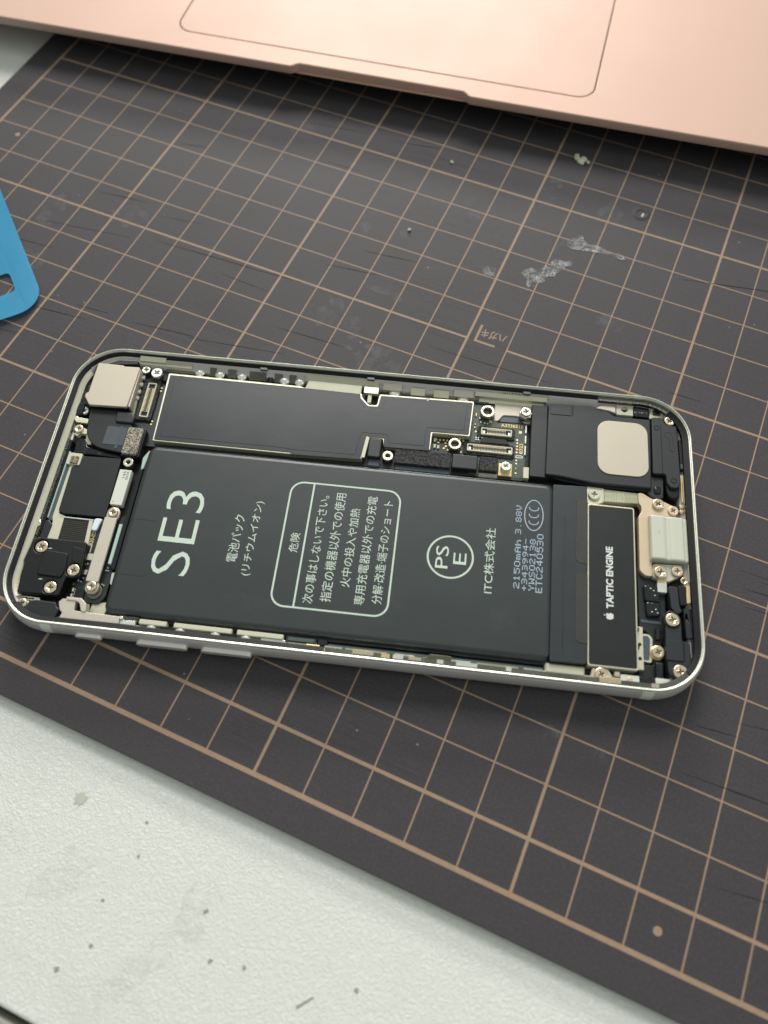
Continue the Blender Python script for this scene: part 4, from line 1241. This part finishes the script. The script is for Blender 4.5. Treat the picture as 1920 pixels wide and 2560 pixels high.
# ---------------- haptic motor
tap = plate("haptic_motor", rrect(115.95, 4.75, 125.6, 39.4, .5, 4), 1.6, 4.55, "cream", ph, .12, 2)
plate("motor_face", rrect(116.25, 5.1, 125.3, 39.05, .35, 4), 4.4, 4.64, "plate", tap, .04)
ZT = 4.655
vtext("print_word", "TAPTIC ENGINE", 119.6, 121.05, 16.6, 29.9, ZT, "printwhite", tap, .04)
apple = [(0, .44), (.10, .50), (.24, .53), (.36, .48), (.43, .40), (.35, .31), (.32, .18), (.36, .05), (.46, -.03), (.40, -.20), (.28, -.38), (.17, -.45), (.06, -.41), (0, -.395), (-.06, -.41), (-.17, -.45), (-.30, -.36), (-.42, -.14), (-.46, .08), (-.43, .28), (-.33, .45), (-.20, .53), (-.08, .49)]
AS = 1.5
flat("emblem", [(120.35 - AS * v, 15.0 + AS * u) for u, v in rpoly(apple, .05)], ZT, "printwhite", tap)
flat("emblem_leaf", [(120.35 - AS * v, 15.0 + AS * u) for u, v in [(.02, .57), (.02, .68), (.08, .80), (.18, .86), (.19, .76), (.14, .64)]], ZT, "printwhite", tap)
for y in (9.5, 13.0, 16.0):
    box("motor_notch", 125.5, y - .4, 125.9, y + .4, 3.2, 4.5, "black", tap, .1, .05)
box("motor_flange", 125.6, 5.2, 126.8, 13.8, 1.6, 3.9, "cream", ph, .15, .1)
for y in (7.4, 10.2):
    plate("flange_hole", circ(126.1, y, .35, 12), 3.6, 3.93, "black", ph, 0)
# ---------------- lower corner parts
plate("mic_flex", rpoly([(126.3, 26.0), (129.0, 24.4), (131.8, 24), (131.6, 15.5), (130.6, 11.2), (130.4, 4.2), (126.0, 4.0), (126.2, 6.6), (128.9, 6.6), (128.9, 12.4), (126.4, 14.2)], .5), 1.6, 2.9, "satin", ph, .12, 2)
plate("flex_sheen", rpoly([(126.7, 15.7), (130.6, 15.6), (130.6, 15.0), (126.7, 15.1)], .1), 2.8, 3.0, "bluefilm", ph, .03)
plate("window_plate", rpoly([(126.7, 12.6), (128.2, 12.8), (128.9, 12.0), (128.6, 7.0), (126.7, 7.2)], .5), 1.5, 3.05, "cream", ph, .08)
plate("window_hole", rpoly([(126.9, 12.3), (127.9, 12.4), (128.4, 11.8), (128.1, 7.4), (126.9, 7.5)], .4), 2.6, 3.08, "bluefilm", ph, .02)
plate("epoxy_chip", rpoly([(127.2, 22.8), (130.5, 22.8), (130.4, 19.3), (127.4, 19.3)], .6), 2.6, 3.9, "blackgloss", ph, .4, 3)
plate("epoxy_chip", rpoly([(127.5, 19.3), (130.5, 19.4), (130.4, 16.4), (127.7, 16.2)], .6), 2.6, 3.8, "blackgloss", ph, .4, 3)
plate("epoxy_chip", rpoly([(129.3, 14.2), (130.5, 14.0), (130.4, 11.6), (129.2, 11.7)], .4), 2.6, 3.6, "blackgloss", ph, .35, 3)
plate("epoxy_chip", rpoly([(129.0, 7.0), (130.6, 7.2), (130.4, 3.9), (129.0, 4.1)], .4), 2.6, 4.0, "blackgloss", ph, .35, 3)
for x, y in ((129.0, 21.5), (129.2, 20.5), (128.4, 21.9), (129.3, 17.6), (128.5, 17.0), (129.6, 16.9)):
    box("component", x, y, x + .35, y + .22, 3.7, 3.98, "silver", ph, .05, .05)
plate("gold_clip", rrect(130.0, 23.3, 131.8, 24.3, .1, 3), 2.4, 3.9, "gold", ph, .1)
plate("silver_clip", rrect(129.9, 21.4, 131.8, 23.4, .12, 3), 2.4, 4.0, "silver", ph, .12, 2)
plate("mic_housing", rpoly([(131.9, 22.6), (133.7, 22.7), (133.9, 18.4), (134.4, 17.6), (133.4, 16.9), (132.2, 17.9)], .4), 1.8, 4.7, "greyplast", ph, .15, 2)
plate("mic_block", rpoly([(133.6, 22.8), (135.3, 22.8), (135.2, 18.8), (133.9, 18.6)], .3), 1.8, 5.0, "black", ph, .2, 2)
box("mic_gold_edge", 135.15, 19.3, 135.75, 22.9, 2.4, 4.9, "gold", ph, .1, .1)
box("mic_pink_edge", 135.7, 19.4, 136.0, 22.9, 2.4, 4.9, "champagne", ph, .1, .1)
box("port_wall", 136.0, 24.0, 136.4, 37.8, 1.6, 4.6, "creampale", ph, .1, .1)
screw(135.3, 24.4, 4.0, .8, "screwgold")
plate("screw_ring", [circ(129.6, 9.1, 1.45, 24), circ(129.6, 9.1, .6, 16)], 2.4, 3.4, "gold", ph, .15, 2)
screw(129.6, 9.1, 4.1, 1.25, "screwgold", h=.8)
bb = plate("corner_bracket", rpoly([(130.9, 16.8), (131.8, 17.6), (133.2, 17.3), (134.0, 16.0), (134.0, 11.5), (134.7, 11.4), (135.4, 11.2), (135.7, 6.2), (134.6, 4.2), (132.6, 3.7), (131.1, 4.9), (130.9, 8)], .6), 2.0, 4.75, "greyplast", ph, .2, 2)
box("bracket_step", 130.75, 7.4, 134.0, 11.4, 4.6, 5.05, "greyplast", bb, .1, .1)
box("bracket_slot", 134.0, 7.6, 134.35, 11.3, 4.6, 4.79, "black", bb, .1, .02)
screw(132.2, 15.5, 5.2, 1.35, "screwgold", h=.9)
screw(133.2, 5.3, 5.2, 1.35, "screwgold", h=.9)
plate("screw_well", [circ(132.2, 15.5, 1.75, 24), circ(132.2, 15.5, 1.3, 24)], 4.6, 4.83, "black", bb, .05)
plate("side_rail", [rpoly([(134.6, 18.3), (135.8, 18.4), (136.1, 12.3), (134.9, 12.2)], .2), rpoly([(134.75, 17.2), (135.3, 17.2), (135.5, 15.6), (134.9, 15.6)], .1)], 1.8, 4.5, "greyplast", ph, .12, 2)
plate("gloss_rail", rpoly([(136.0, 18.6), (136.5, 18.5), (136.3, 9.0), (135.9, 8.8)], .2), 1.8, 4.2, "blackgloss", ph, .2, 2)
screw(118.6, 3.4, 4.6, 1.25, "screwgold", h=.8)
plate("screw_lug", rpoly([(117.0, 4.6), (119.9, 4.7), (121.0, 3.0), (120.2, 2.2), (116.6, 2.2)], .4), 2.0, 4.0, "cream", ph, .12, 2)
box("near_block", 121.2, 3.4, 122.2, 4.4, 2.0, 4.0, "steel", ph, .1, .1)
box("near_block", 122.3, 2.6, 125.8, 3.9, 2.0, 4.1, "white", ph, .15, .1)
plate("near_pin", circ(124.0, 2.9, .55, 14), 3.8, 4.4, "champagne", ph, .12, 2)
box("near_gloss", 125.9, 2.6, 128.8, 3.9, 2.0, 4.1, "blackgloss", ph, .2, .25)
box("near_block", 128.8, 2.8, 131.0, 3.9, 2.0, 4.2, "white", ph, .15, .1)
wedge("brushed_tab", 117.0, 122.0, 2.0, 4.9, 2.7, 5.4, .3, "champagne")
